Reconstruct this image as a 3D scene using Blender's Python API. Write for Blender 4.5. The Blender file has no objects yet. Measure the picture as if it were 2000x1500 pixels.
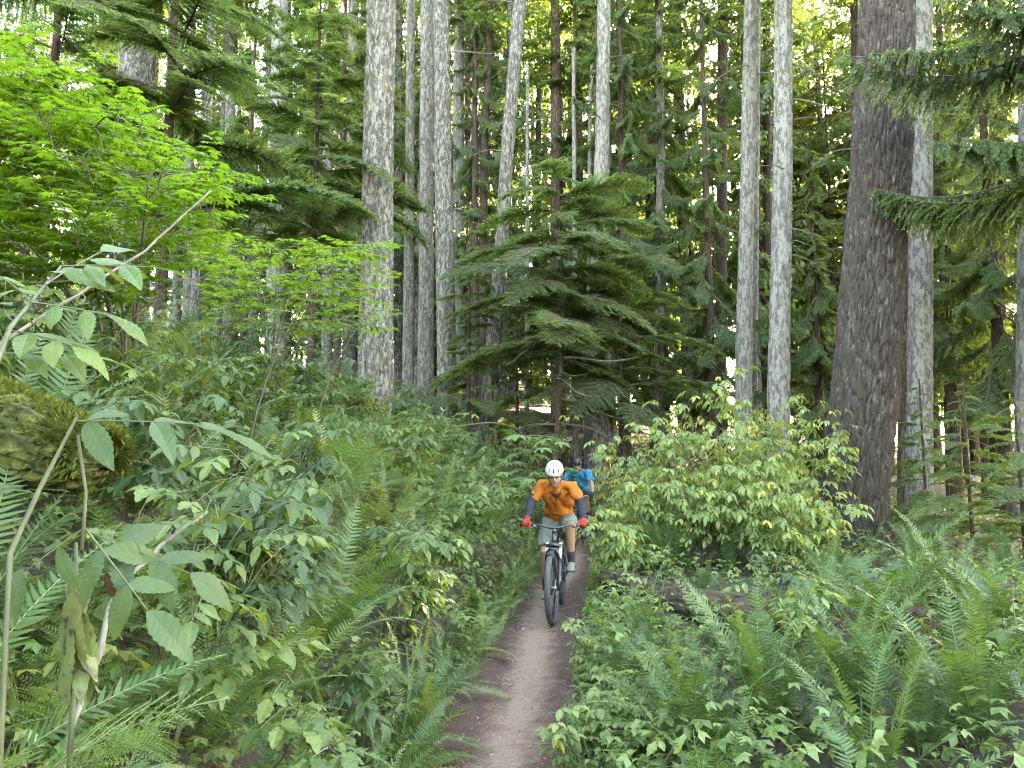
import bpy, bmesh, math, random
import numpy as np
from mathutils import Matrix, Vector, Euler
from mathutils.bvhtree import BVHTree

SC = bpy.context.scene
COL = SC.collection
R = math.radians
rng = np.random.default_rng(11)
random.seed(11)

# ------------------------------------------------------------------ camera, sky, sun, exposure
FPX = 1444.0
CAM_H = 1.70
PITCH = math.atan(150.0 / FPX)
cam_d = bpy.data.cameras.new('camera')
cam = bpy.data.objects.new('camera', cam_d)
COL.objects.link(cam)
cam.location = (0, 0, CAM_H)
cam.rotation_euler = (R(90) + PITCH, 0, 0)
cam_d.sensor_width = 36
cam_d.lens = 36 * FPX / 2000
cam_d.clip_start = 0.05
cam_d.clip_end = 600
SC.camera = cam

SUN_EL, SUN_AZ = 22.0, 34.0            # azimuth measured from +Y towards +X
world = bpy.data.worlds.new('World')
SC.world = world
world.use_nodes = True
wn = world.node_tree
bg = wn.nodes['Background']
sky = wn.nodes.new('ShaderNodeTexSky')
sky.sky_type = 'NISHITA'
sky.sun_disc = False
sky.sun_elevation = R(SUN_EL)
sky.sun_rotation = R(SUN_AZ)
sky.dust_density = 1.2
sky.ozone_density = 0.7
wn.links.new(sky.outputs[0], bg.inputs[0])
bg.inputs[1].default_value = 0.15
sun_d = bpy.data.lights.new('sun', 'SUN')
sun_d.energy = 3.0
sun_d.angle = R(0.5)
sun_d.color = (1.0, 0.90, 0.74)
sun = bpy.data.objects.new('sun', sun_d)
COL.objects.link(sun)
sdir = Vector((math.sin(R(SUN_AZ)) * math.cos(R(SUN_EL)), math.cos(R(SUN_AZ)) * math.cos(R(SUN_EL)), math.sin(R(SUN_EL))))
sun.rotation_euler = sdir.to_track_quat('Z', 'Y').to_euler()
sun.location = (20, 20, 60)
SC.view_settings.view_transform = 'Standard'
SC.view_settings.look = 'None'
SC.view_settings.gamma = 1
SC.view_settings.use_curve_mapping = False
SC.view_settings.exposure = 5.7
SC.view_settings.use_white_balance = True
SC.view_settings.white_balance_temperature = 8500
SC.view_settings.white_balance_tint = 10
SC.render.engine = 'CYCLES'
cy = SC.cycles
cy.use_denoising = True
cy.denoising_prefilter = 'NONE'
cy.filter_width = 1.15
cy.max_bounces = 8
cy.diffuse_bounces = 4
cy.glossy_bounces = 2
cy.transmission_bounces = 4
cy.transparent_max_bounces = 4
cy.caustics_reflective = False
cy.caustics_refractive = False
cy.sample_clamp_indirect = 6

# ------------------------------------------------------------------ helpers
class Geo:
    def __init__(s):
        s.V, s.T, s.Q, s.n = [], [], [], 0
        s.tm, s.qm, s.tint = [], [], []
    def add(s, V, T=None, Q=None, mat=0, tint=0.5):
        V = np.asarray(V, float).reshape(-1, 3)
        if T is not None and len(T):
            T = np.asarray(T, int).reshape(-1, 3) + s.n
            s.T.append(T); s.tm.append(np.full(len(T), mat))
        if Q is not None and len(Q):
            Q = np.asarray(Q, int).reshape(-1, 4) + s.n
            s.Q.append(Q); s.qm.append(np.full(len(Q), mat))
        t = np.asarray(tint, float)
        s.tint.append(np.full(len(V), float(t)) if t.ndim == 0 else t)
        s.V.append(V); s.n += len(V)
        return s
    def arrays(s):
        V = np.concatenate(s.V) if s.V else np.zeros((0, 3))
        T = np.concatenate(s.T) if s.T else np.zeros((0, 3), int)
        Q = np.concatenate(s.Q) if s.Q else np.zeros((0, 4), int)
        tm = np.concatenate(s.tm) if s.tm else np.zeros(0, int)
        qm = np.concatenate(s.qm) if s.qm else np.zeros(0, int)
        return V, T, Q, tm, qm, np.concatenate(s.tint)
    def mesh(s, name, mats, smooth=False):
        V, T, Q, tm, qm, ti = s.arrays()
        me = bpy.data.meshes.new(name)
        me.vertices.add(len(V)); me.vertices.foreach_set('co', V.astype(np.float32).ravel())
        li = np.concatenate([T.ravel(), Q.ravel()]).astype(np.int32)
        me.loops.add(len(li)); me.loops.foreach_set('vertex_index', li)
        nt, nq = len(T), len(Q)
        ls = np.concatenate([np.arange(nt) * 3, nt * 3 + np.arange(nq) * 4]).astype(np.int32)
        me.polygons.add(nt + nq); me.polygons.foreach_set('loop_start', ls)
        me.polygons.foreach_set('material_index', np.concatenate([tm, qm]).astype(np.int32))
        me.polygons.foreach_set('use_smooth', np.full(nt + nq, bool(smooth)))
        a = me.attributes.new('tint', 'FLOAT', 'POINT')
        a.data.foreach_set('value', ti.astype(np.float32))
        for m in (mats if isinstance(mats, (list, tuple)) else [mats]):
            me.materials.append(m)
        me.update(calc_edges=True)
        return me

def merge(g, tpl, Rm, P, mat=None, tint=None):
    """many copies of a template (V,T,Q,tm,qm,tint) with 3x3 matrices Rm (n,3,3), positions P"""
    V, T, Q, tm, qm, ti = tpl
    n = len(P)
    if n == 0: return
    VV = np.einsum('nij,vj->nvi', Rm, V) + P[:, None, :]
    off = (np.arange(n) * len(V))[:, None, None]
    tt = np.tile(ti, n) if tint is None else np.repeat(tint, len(V))
    base = g.n
    g.V.append(VV.reshape(-1, 3)); g.tint.append(tt)
    if len(T):
        g.T.append((T[None] + off).reshape(-1, 3) + base)
        g.tm.append(np.tile(tm, n) if mat is None else np.full(len(T) * n, mat))
    if len(Q):
        g.Q.append((Q[None] + off).reshape(-1, 4) + base)
        g.qm.append(np.tile(qm, n) if mat is None else np.full(len(Q) * n, mat))
    g.n += n * len(V)

def obj(name, me, parent=None, M=None, kind=None):
    o = bpy.data.objects.new(name, me)
    COL.objects.link(o)
    if parent is not None: o.parent = parent
    if M is not None: o.matrix_basis = M
    if kind: o['kind'] = kind
    return o

def thing(name, label, cat, loc=(0, 0, 0), group=None, rot=None):
    o = bpy.data.objects.new(name, None)
    COL.objects.link(o)
    o.location = loc
    o.empty_display_size = 0.2
    if rot is not None: o.rotation_euler = rot
    o['label'] = label; o['category'] = cat
    if group: o['group'] = group
    return o

def norm(v):
    v = np.asarray(v, float)
    return v / (np.linalg.norm(v, axis=-1, keepdims=True) + 1e-12)

def frames(d, up=(0, 0, 1)):
    """(n,3,3) matrices whose columns are x=d, y, z with z close to up"""
    d = norm(np.atleast_2d(d)); up = np.broadcast_to(np.asarray(up, float), d.shape)
    y = norm(np.cross(up, d) + 1e-9)
    z = np.cross(d, y)
    return np.stack([d, y, z], axis=2)

def m4(R3, p, s=1.0):
    M = Matrix.Identity(4)
    for i in range(3):
        for j in range(3): M[i][j] = float(R3[i][j]) * s
        M[i][3] = float(p[i])
    return M

def tube(g, pts, rad, n=6, mat=0, tint=0.5, cap=True):
    pts = np.asarray(pts, float); k = len(pts)
    rad = np.broadcast_to(np.asarray(rad, float), (k,))
    t = norm(np.gradient(pts, axis=0))
    ref = np.array([0.03, 0.02, 1.0]) if abs(t[:, 2]).mean() < 0.8 else np.array([1.0, 0.03, 0.02])
    u = norm(np.cross(t, ref)); v = np.cross(t, u)
    a = np.arange(n) * 2 * np.pi / n
    V = pts[:, None] + rad[:, None, None] * (np.cos(a)[None, :, None] * u[:, None] + np.sin(a)[None, :, None] * v[:, None])
    i = np.arange(k - 1)[:, None] * n; j = np.arange(n)[None]; j2 = (j + 1) % n
    Q = np.stack([i + j, i + j2, i + n + j2, i + n + j], -1).reshape(-1, 4)
    V = V.reshape(-1, 3); T = []
    if cap:
        V = np.vstack([V, pts[0], pts[-1]])
        c0, c1 = len(V) - 2, len(V) - 1
        jj = np.arange(n); e = (k - 1) * n
        T = np.concatenate([np.stack([np.full(n, c0), (jj + 1) % n, jj], -1), np.stack([np.full(n, c1), e + jj, e + (jj + 1) % n], -1)])
    g.add(V, T, Q, mat, tint)
    return g

# numpy value noise, periodic in the first axis when per is given
def _hash(i, j, s):
    h = (i.astype(np.int64) * 374761393 + j.astype(np.int64) * 668265263 + s * 982451653) & 0xffffffff
    h = ((h ^ (h >> 13)) * 1274126177) & 0xffffffff
    return ((h ^ (h >> 16)) & 0xffff) / 65535.0
def vnoise(x, y, s=0, per=None):
    i, j = np.floor(x), np.floor(y); fx, fy = x - i, y - j
    fx = fx * fx * (3 - 2 * fx); fy = fy * fy * (3 - 2 * fy)
    i = i.astype(int); j = j.astype(int)
    i2 = i + 1
    if per: i, i2 = i % per, i2 % per
    a, b, c, d = _hash(i, j, s), _hash(i2, j, s), _hash(i, j + 1, s), _hash(i2, j + 1, s)
    return (a * (1 - fx) + b * fx) * (1 - fy) + (c * (1 - fx) + d * fx) * fy
def worley(x, y, s=0, per=None):
    i, j = np.floor(x).astype(int), np.floor(y).astype(int)
    f1 = np.full(x.shape, 9.0); f2 = np.full(x.shape, 9.0)
    for di in (-1, 0, 1):
        for dj in (-1, 0, 1):
            ii, jj = i + di, j + dj
            hi = ii % per if per else ii
            px = ii + 0.1 + 0.8 * _hash(hi, jj, s); py = jj + 0.1 + 0.8 * _hash(hi, jj, s + 7)
            d = np.hypot(px - x, py - y)
            f2 = np.where(d < f1, f1, np.minimum(f2, d)); f1 = np.minimum(f1, d)
    return f1, f2

# ------------------------------------------------------------------ where things stand
_sp, _cp = math.sin(PITCH), math.cos(PITCH)
def ray(px, py):
    a, b = (px - 1000) / FPX, (750 - py) / FPX
    return np.array([a, _cp - b * _sp, _sp + b * _cp])
def pix(px, py, Y):
    d = ray(px, py); return np.array([0, 0, CAM_H]) + d * (Y / d[1])

PATH = np.array([(-0.45, -6), (-0.5, -2), (-0.36, 0), (-0.19, 3), (-0.02, 5), (0.34, 7.9), (0.60, 10), (0.93, 12.3), (1.25, 14.3), (1.62, 16.2),
                 (2.3, 18), (3.5, 20), (5.4, 22), (8.5, 24), (14, 26), (26, 28.5), (60, 32), (130, 36)])
_ps = np.concatenate([[0], np.cumsum(np.hypot(*np.diff(PATH, axis=0).T))])
_t = np.concatenate([np.linspace(0, _ps[14], 150), np.linspace(_ps[14] + .5, _ps[-1], 60)])
PP = np.stack([np.interp(_t, _ps, PATH[:, 0]), np.interp(_t, _ps, PATH[:, 1])], 1)
for _ in range(6):
    PP[1:-1] = 0.25 * PP[:-2] + 0.5 * PP[1:-1] + 0.25 * PP[2:]
PT = norm(np.gradient(PP, axis=0))
def trail_x(y): return np.interp(y, PP[:, 1], PP[:, 0])
def sdist(x, y):
    """signed distance to the trail's centre line, positive to the left"""
    x = np.asarray(x, float).ravel(); y = np.asarray(y, float).ravel()
    out = np.empty(len(x))
    for k in range(0, len(x), 20000):
        dx = x[k:k + 20000, None] - PP[None, :, 0]; dy = y[k:k + 20000, None] - PP[None, :, 1]
        d2 = dx * dx + dy * dy; m = d2.argmin(1); r = np.arange(len(m))
        cr = PT[m, 0] * dy[r, m] - PT[m, 1] * dx[r, m]
        out[k:k + 20000] = np.sqrt(d2[r, m]) * np.sign(cr)
    return out
BL = np.array([(0, 0), (.2, .06), (.45, .26), (.9, .66), (1.5, 1.1), (2.4, 1.7), (3.6, 2.3), (5.5, 3.0), (8.5, 3.8), (14, 5.0), (30, 7.3), (90, 11), (300, 16)])
BR = np.array([(0, 0), (.25, .05), (.8, .16), (3, .3), (8, .45), (20, .4), (60, .6), (300, 1)])
def height(x, y):
    x = np.asarray(x, float); sh = x.shape; x = x.ravel(); y = np.asarray(y, float).ravel()
    d = sdist(x, y)
    mult = np.interp(x, [2.5, 6, 14, 40], [1, .75, .4, .35])
    zl = np.interp(np.maximum(d - .40, 0), BL[:, 0], BL[:, 1]) * np.where(y > 15, mult, 1)
    zr = np.interp(np.maximum(-d - .36, 0), BR[:, 0], BR[:, 1])
    z = np.where(d > 0, zl, zr)
    off = np.clip((np.abs(d) - .4) / 1.2, 0, 1)
    z = z + off * (.16 * (vnoise(x * .9, y * .9, 3) - .5) + .35 * (vnoise(x * .22 + 9, y * .22, 4) - .5) * np.clip(np.abs(d) / 5, 0, 1) + .05 * (vnoise(x * 4, y * 4, 5) - .5))
    z = z - .03 * np.exp(-(d / .22) ** 2)
    return z.reshape(sh)
def hz(x, y): return float(height(np.array([x]), np.array([y]))[0])
def hit(px, py, lift=0.0, ymax=60):
    d = ray(px, py); Y = np.linspace(.8, ymax, 900)
    P = np.array([0, 0, CAM_H])[None] + d[None] * (Y / d[1])[:, None]
    b = P[:, 2] < height(P[:, 0], P[:, 1]) + lift
    k = int(np.argmax(b)) if b.any() else len(Y) - 1
    p = P[k].copy(); p[2] = hz(p[0], p[1]); return p

# ------------------------------------------------------------------ materials
def new_mat(name):
    m = bpy.data.materials.new(name); m.use_nodes = True
    nt = m.node_tree
    return m, nt, nt.nodes['Principled BSDF'], nt.nodes['Material Output']
def N(nt, t, **kw):
    n = nt.nodes.new(t)
    for k, v in kw.items(): setattr(n, k, v)
    return n
def ramp(nt, fac, stops):
    r = N(nt, 'ShaderNodeValToRGB'); e = r.color_ramp.elements
    while len(e) > 1: e.remove(e[-1])
    e[0].position, e[0].color = stops[0][0], (*stops[0][1], 1)
    for p, c in stops[1:]:
        k = e.new(p); k.color = (*c, 1)
    nt.links.new(fac, r.inputs[0]); return r.outputs[0]
def math_n(nt, op, a, b=None):
    m = N(nt, 'ShaderNodeMath', operation=op)
    for i, v in enumerate((a, b)):
        if v is None: continue
        if isinstance(v, (int, float)): m.inputs[i].default_value = v
        else: nt.links.new(v, m.inputs[i])
    return m.outputs[0]
def mixc(nt, f, a, b):
    m = N(nt, 'ShaderNodeMix', data_type='RGBA')
    for s, v in ((m.inputs[0], f), (m.inputs[6], a), (m.inputs[7], b)):
        if isinstance(v, (int, float)): s.default_value = v
        elif isinstance(v, tuple): s.default_value = (*v, 1)
        else: nt.links.new(v, s)
    return m.outputs[2]
def noise(nt, vec, scale, detail=3, rough=.55):
    n = N(nt, 'ShaderNodeTexNoise'); n.inputs['Scale'].default_value = scale
    n.inputs['Detail'].default_value = detail; n.inputs['Roughness'].default_value = rough
    if vec is not None: nt.links.new(vec, n.inputs['Vector'])
    return n.outputs['Fac']
def bump(nt, p, h, strength, dist):
    b = N(nt, 'ShaderNodeBump'); b.inputs['Strength'].default_value = strength; b.inputs['Distance'].default_value = dist
    nt.links.new(h, b.inputs['Height']); nt.links.new(b.outputs[0], p.inputs['Normal'])
def objvec(nt, sc=(1, 1, 1), rnd=True):
    tc = N(nt, 'ShaderNodeTexCoord'); v = tc.outputs['Object']
    if rnd:
        oi = N(nt, 'ShaderNodeObjectInfo'); cm = N(nt, 'ShaderNodeCombineXYZ')
        k = math_n(nt, 'MULTIPLY', oi.outputs['Random'], 73.0)
        for i in range(3): nt.links.new(k, cm.inputs[i])
        va = N(nt, 'ShaderNodeVectorMath', operation='ADD')
        nt.links.new(v, va.inputs[0]); nt.links.new(cm.outputs[0], va.inputs[1]); v = va.outputs[0]
    mp = N(nt, 'ShaderNodeMapping'); mp.inputs['Scale'].default_value = sc
    nt.links.new(v, mp.inputs[0]); return mp.outputs[0]

def leaf_mat(name, cols, trans, tf=.35, rough=.45, spec=.4, patch=None):
    """cols: dark..light ramp over per-leaf variation; trans: colour of light passing through"""
    m, nt, p, out = new_mat(name)
    at = N(nt, 'ShaderNodeAttribute', attribute_name='tint'); oi = N(nt, 'ShaderNodeObjectInfo')
    f = math_n(nt, 'ADD', math_n(nt, 'MULTIPLY', oi.outputs['Random'], .5), math_n(nt, 'MULTIPLY', at.outputs['Fac'], .5))
    v = objvec(nt)
    ns = noise(nt, v, 9, 2)
    f = math_n(nt, 'ADD', f, math_n(nt, 'MULTIPLY', math_n(nt, 'SUBTRACT', ns, .5), .5))
    k = len(cols)
    c = ramp(nt, f, [(i / (k - 1), cols[i]) for i in range(k)])
    if patch:
        q = ramp(nt, noise(nt, v, 22, 2), [(.55, (0, 0, 0)), (.7, (1, 1, 1))])
        c = mixc(nt, q, c, patch)
    nt.links.new(c, p.inputs['Base Color'])
    p.inputs['Roughness'].default_value = rough
    p.inputs['Specular IOR Level'].default_value = spec
    bump(nt, p, noise(nt, v, 70, 3, .6), .35, .004)
    t = N(nt, 'ShaderNodeBsdfTranslucent')
    hs = N(nt, 'ShaderNodeMix', data_type='RGBA', blend_type='MULTIPLY'); hs.inputs[0].default_value = 1
    nt.links.new(c, hs.inputs[6]); hs.inputs[7].default_value = (*trans, 1)
    nt.links.new(hs.outputs[2], t.inputs[0])
    mx = N(nt, 'ShaderNodeMixShader'); mx.inputs[0].default_value = tf
    nt.links.new(p.outputs[0], mx.inputs[1]); nt.links.new(t.outputs[0], mx.inputs[2])
    nt.links.new(mx.outputs[0], out.inputs[0])
    return m

TR = (2.4, 2.2, .9)
M_sword = leaf_mat('sword_fern_green', [(.026, .052, .018), (.046, .084, .026), (.072, .114, .036)], TR, .28, .5, .28)
M_swordyel = leaf_mat('fern_yellow_green', [(.065, .10, .028), (.10, .135, .038), (.16, .16, .055)], TR, .3, .45, .4)
M_lady = leaf_mat('lady_fern_green', [(.045, .095, .022), (.07, .125, .028), (.09, .14, .03)], TR, .35, .5, .3)
M_deadfern = leaf_mat('dead_fern_brown', [(.07, .035, .02), (.13, .065, .035), (.20, .11, .06)], (1.5, 1.2, 1), .15, .7, .2)
M_maple = leaf_mat('vine_maple_green', [(.055, .115, .016), (.10, .17, .022), (.16, .23, .035)], (2.2, 2.1, .8), .45, .5, .3)
M_bush = leaf_mat('shrub_leaf_green', [(.032, .062, .016), (.064, .102, .025), (.115, .145, .037)], TR, .33, .5, .35)
M_bushlt = leaf_mat('salmonberry_leaf_light', [(.075, .125, .04), (.125, .175, .055), (.21, .235, .075)], TR, .35, .5, .35)
M_elder = leaf_mat('elder_leaf_blue_green', [(.026, .050, .019), (.038, .068, .024), (.058, .088, .030)], TR, .3, .55, .3)
M_club = leaf_mat('devils_club_leaf', [(.08, .145, .055), (.11, .18, .065), (.14, .21, .075)], TR, .33, .5, .4)
M_yellow = leaf_mat('yellowing_leaf', [(.16, .20, .04), (.28, .28, .06), (.38, .33, .09)], (1.8, 1.6, .7), .35, .55, .3)
M_spot = leaf_mat('blotched_leaf', [(.07, .13, .035), (.09, .15, .04), (.11, .17, .05)], TR, .33, .5, .35, patch=(.26, .27, .07))
M_wilt = leaf_mat('wilted_leaf', [(.07, .095, .03), (.10, .125, .045), (.13, .14, .06)], (1.5,1.5,.9), .2, .6, .3, patch=(.04, .03, .02))
M_deadleaf = leaf_mat('dead_leaf_brown', [(.045, .024, .015), (.085, .044, .026), (.13, .075, .045)], (1.5, 1.2, 1), .15, .7, .2)
M_hem = leaf_mat('hemlock_needles', [(.056, .092, .036), (.086, .134, .048), (.12, .172, .062)], TR, .5, .5, .35)
M_cedar = leaf_mat('cedar_scale_leaves', [(.042, .074, .030), (.066, .108, .040), (.098, .144, .054)], TR, .45, .5, .35)
M_gold = leaf_mat('pale_conifer_needles', [(.065, .095, .022), (.105, .135, .032), (.15, .165, .045)], (2.2, 2.0, .9), .38, .55, .3)
M_moss = leaf_mat('moss', [(.04, .052, .010), (.072, .084, .015), (.105, .108, .022)], (1.6, 1.6, .9), .25, .8, .15)
M_grass = leaf_mat('grass_blades', [(.06, .11, .03), (.10, .15, .04), (.19, .20, .08)], TR, .3, .5, .35)

def wood_mat(name, a, b, rough=.8):
    m, nt, p, out = new_mat(name)
    v = objvec(nt, (1, 1, .3))
    n = noise(nt, v, 30, 4)
    nt.links.new(ramp(nt, n, [(.3, a), (.7, b)]), p.inputs['Base Color'])
    p.inputs['Roughness'].default_value = rough
    bump(nt, p, n, .5, .01)
    return m
M_twig = wood_mat('twig_bark', (.035, .028, .02), (.09, .07, .05))
M_stem = wood_mat('green_stem', (.035, .045, .016), (.075, .075, .034), .6)
M_greytwig = wood_mat('grey_stick', (.06, .048, .038), (.15, .125, .10))
M_deadwood = wood_mat('weathered_wood', (.07, .055, .045), (.23, .19, .155))
M_rachis = wood_mat('fern_rachis', (.06, .08, .025), (.12, .13, .05), .6)

def bark_mat(name, deep, mid, light, sx=15, sz=5, lichen=.5, lich_col=(.20, .20, .175), moss=.0, bs=1.0, edge=(.04, .22), spec=.2, relief=True):
    m, nt, p, out = new_mat(name)
    v = objvec(nt, (sx, sx, sz))
    wv = N(nt, 'ShaderNodeVectorMath', operation='ADD')
    nz = N(nt, 'ShaderNodeTexNoise'); nz.inputs['Scale'].default_value = .8; nt.links.new(v, nz.inputs['Vector'])
    nt.links.new(v, wv.inputs[0]); nt.links.new(nz.outputs['Color'], wv.inputs[1])
    vo = N(nt, 'ShaderNodeTexVoronoi', feature='DISTANCE_TO_EDGE'); vo.inputs['Scale'].default_value = 1
    nt.links.new(wv.outputs[0], vo.inputs['Vector'])
    if relief:
        plate = ramp(nt, vo.outputs['Distance'], [(edge[0], (0, 0, 0)), (edge[1], (1, 1, 1))])
    else:                                          # modelled bark: the plates are in the mesh
        plate = ramp(nt, N(nt, 'ShaderNodeAttribute', attribute_name='tint').outputs['Fac'], [(.08, (0, 0, 0)), (.4, (1, 1, 1))])
    v2 = objvec(nt, (1, 1, .34))
    fine = noise(nt, v2, 55, 4, .65)
    c = mixc(nt, fine, mid, tuple(x * .55 for x in mid))
    c = mixc(nt, plate, deep, c)
    l1 = noise(nt, v2, 13, 4, .7)
    lm = ramp(nt, l1, [(.62 - .25 * lichen, (0, 0, 0)), (.70 - .25 * lichen, (1, 1, 1))])
    c = mixc(nt, math_n(nt, 'MULTIPLY', lm, math_n(nt, 'MULTIPLY_ADD', plate, .5)), c, light)
    l2 = noise(nt, v2, 31, 3, .6)
    lm2 = ramp(nt, l2, [(.64 - .10 * lichen, (0, 0, 0)), (.76 - .10 * lichen, (.8, .8, .8))])
    c = mixc(nt, lm2, c, lich_col)
    if moss > 0:
        mm = ramp(nt, noise(nt, v2, 5, 4, .7), [(.75 - .3 * moss, (0, 0, 0)), (.85 - .3 * moss, (1, 1, 1))])
        c = mixc(nt, mm, c, (.13, .12, .045))
    nt.links.new(c, p.inputs['Base Color'])
    p.inputs['Roughness'].default_value = .85
    p.inputs['Specular IOR Level'].default_value = spec
    h = math_n(nt, 'ADD', plate, math_n(nt, 'MULTIPLY', fine, .7)) if relief else math_n(nt, 'MULTIPLY', fine, 1.0)
    h = math_n(nt, 'ADD', h, math_n(nt, 'MULTIPLY', l1, .5))
    bump(nt, p, h, bs, .02)
    return m
M_bark_grey = bark_mat('mottled_grey_bark', (0.035, 0.028, 0.024), (0.118, 0.102, 0.090), (0.178, 0.162, 0.142), 16, 6, .5, relief=False)
M_bark_far = bark_mat('distant_grey_bark', (0.035, 0.028, 0.024), (0.118, 0.102, 0.090), (0.183, 0.168, 0.148), 16, 6, .6)
M_bark_pale = bark_mat('pale_lichen_bark', (0.054, 0.045, 0.039), (0.112, 0.099, 0.086), (0.180, 0.164, 0.144), 20, 9, .65, relief=False)
M_bark_fur = bark_mat('furrowed_grey_bark', (0.021, 0.016, 0.013), (0.089, 0.075, 0.064), (0.166, 0.151, 0.132), 20, 4.5, .5, bs=1.0, relief=False)
M_bark_big = bark_mat('dark_furrowed_bark', (0.022, 0.014, 0.012), (0.052, 0.038, 0.030), (0.095, 0.076, 0.064), 22, 6, .25, (0.119, 0.111, 0.093), bs=.8, relief=False)
M_bark_moss = bark_mat('grey_bark_with_moss', (0.030, 0.024, 0.018), (0.094, 0.081, 0.068), (0.178, 0.162, 0.140), 20, 7, .55, (0.195, 0.188, 0.153), moss=.55, bs=.8, relief=False)
M_bark_ced = bark_mat('cedar_bark', (0.018, 0.012, 0.009), (0.062, 0.040, 0.030), (0.101, 0.074, 0.060), 22, 1.2, .2, (0.130, 0.114, 0.098), bs=.9, relief=False)
M_bark_red = bark_mat('reddish_bark', (0.035, 0.022, 0.016), (0.113, 0.071, 0.052), (0.166, 0.114, 0.087), 22, 1.6, .3, (0.178, 0.148, 0.121), bs=.8)
# ------------------------------------------------------------------ ground and trail
def build_ground():
    xs = np.concatenate([-np.geomspace(300, 6.2, 60), np.arange(-6, 6, .10), np.geomspace(6.1, 300, 70)])
    ys = np.concatenate([-np.geomspace(40, 2.6, 14), np.arange(-2.4, 17, .12), np.geomspace(17.1, 400, 90)])
    X, Y = np.meshgrid(xs, ys)
    Z = height(X, Y)
    d = sdist(X, Y).reshape(X.shape)
    Z = Z - .03 * (np.abs(d) < .36)
    nx, ny = len(xs), len(ys)
    i = np.arange(ny - 1)[:, None] * nx; j = np.arange(nx - 1)[None]
    Q = np.stack([i + j, i + j + 1, i + nx + j + 1, i + nx + j], -1).reshape(-1, 4)
    m, nt, p, out = new_mat('forest_floor')
    v = objvec(nt, rnd=False)
    a = noise(nt, v, 1.3, 5, .6); b = noise(nt, v, 28, 5, .7)
    c = ramp(nt, b, [(.3, (.014, .009, .006)), (.5, (.04, .024, .016)), (.72, (.10, .062, .040))])
    g_ = ramp(nt, b, [(.3, (.013, .017, .006)), (.7, (.042, .05, .016))])
    c = mixc(nt, ramp(nt, a, [(.46, (0, 0, 0)), (.6, (1, 1, 1))]), c, g_)
    nt.links.new(c, p.inputs['Base Color']); p.inputs['Roughness'].default_value = .95
    bump(nt, p, b, .9, .03)
    g = Geo().add(np.stack([X, Y, Z], -1), None, Q)
    obj('ground', g.mesh('ground', m, True), kind='structure')
    # the trail: a sheet that follows the path, a compacted pale middle and darker loose edges
    k = np.linspace(0, 149, 520)
    cx = np.interp(k, np.arange(len(PP)), PP[:, 0]); cyy = np.interp(k, np.arange(len(PP)), PP[:, 1])
    tx = np.interp(k, np.arange(len(PP)), PT[:, 0]); ty = np.interp(k, np.arange(len(PP)), PT[:, 1])
    w = np.linspace(-.5, .5, 44)
    X = cx[:, None] - ty[:, None] * w[None]; Y = cyy[:, None] + tx[:, None] * w[None]
    Z = height(X, Y) * (np.abs(w)[None] < .39) + .004
    ed = np.abs(w)[None] >= .39
    Z = np.where(ed, .02 - .25 * (np.abs(w)[None] - .39), Z)
    Z = Z + .012 * vnoise(X * 9, Y * 9, 21) + .007 * vnoise(X * 30, Y * 30, 22) + .02 * np.clip(np.abs(w)[None] - .15, 0, 1) * vnoise(X * 5, Y * 5, 23)
    n = len(w); r = len(k)
    i = np.arange(r - 1)[:, None] * n; j = np.arange(n - 1)[None]
    Q = np.stack([i + j, i + n + j, i + n + j + 1, i + j + 1], -1).reshape(-1, 4)[:, ::-1]
    cen = .06 * np.sin(cyy * .9) + .03 + .05 * (vnoise(cyy * .7, cyy * 0, 31) - .5)
    tint = np.abs(w[None] - cen[:, None]) / .46
    m, nt, p, out = new_mat('trail_dirt')
    v = objvec(nt, rnd=False)
    at = N(nt, 'ShaderNodeAttribute', attribute_name='tint')
    a = noise(nt, v, 5, 4, .65); b = noise(nt, v, 70, 5, .75); s = noise(nt, v, 26, 4, .7)
    f = math_n(nt, 'ADD', at.outputs['Fac'], math_n(nt, 'MULTIPLY', math_n(nt, 'SUBTRACT', a, .5), .75))
    f = math_n(nt, 'ADD', f, math_n(nt, 'MULTIPLY', math_n(nt, 'SUBTRACT', s, .5), .55))
    pale = ramp(nt, b, [(.3, (.105, .060, .040)), (.5, (.175, .110, .078)), (.7, (.24, .158, .115))])
    dark = ramp(nt, b, [(.3, (.028, .012, .008)), (.55, (.062, .027, .0175)), (.75, (.13, .064, .043))])
    c = mixc(nt, ramp(nt, f, [(.12, (0, 0, 0)), (.52, (1, 1, 1))]), pale, dark)
    nt.links.new(c, p.inputs['Base Color']); p.inputs['Roughness'].default_value = .95
    bump(nt, p, math_n(nt, 'ADD', b, s), .8, .02)
    g = Geo().add(np.stack([X, Y, Z], -1), None, Q, tint=tint.ravel())
    obj('trail', g.mesh('trail', m, True), kind='structure')
build_ground()

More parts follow.
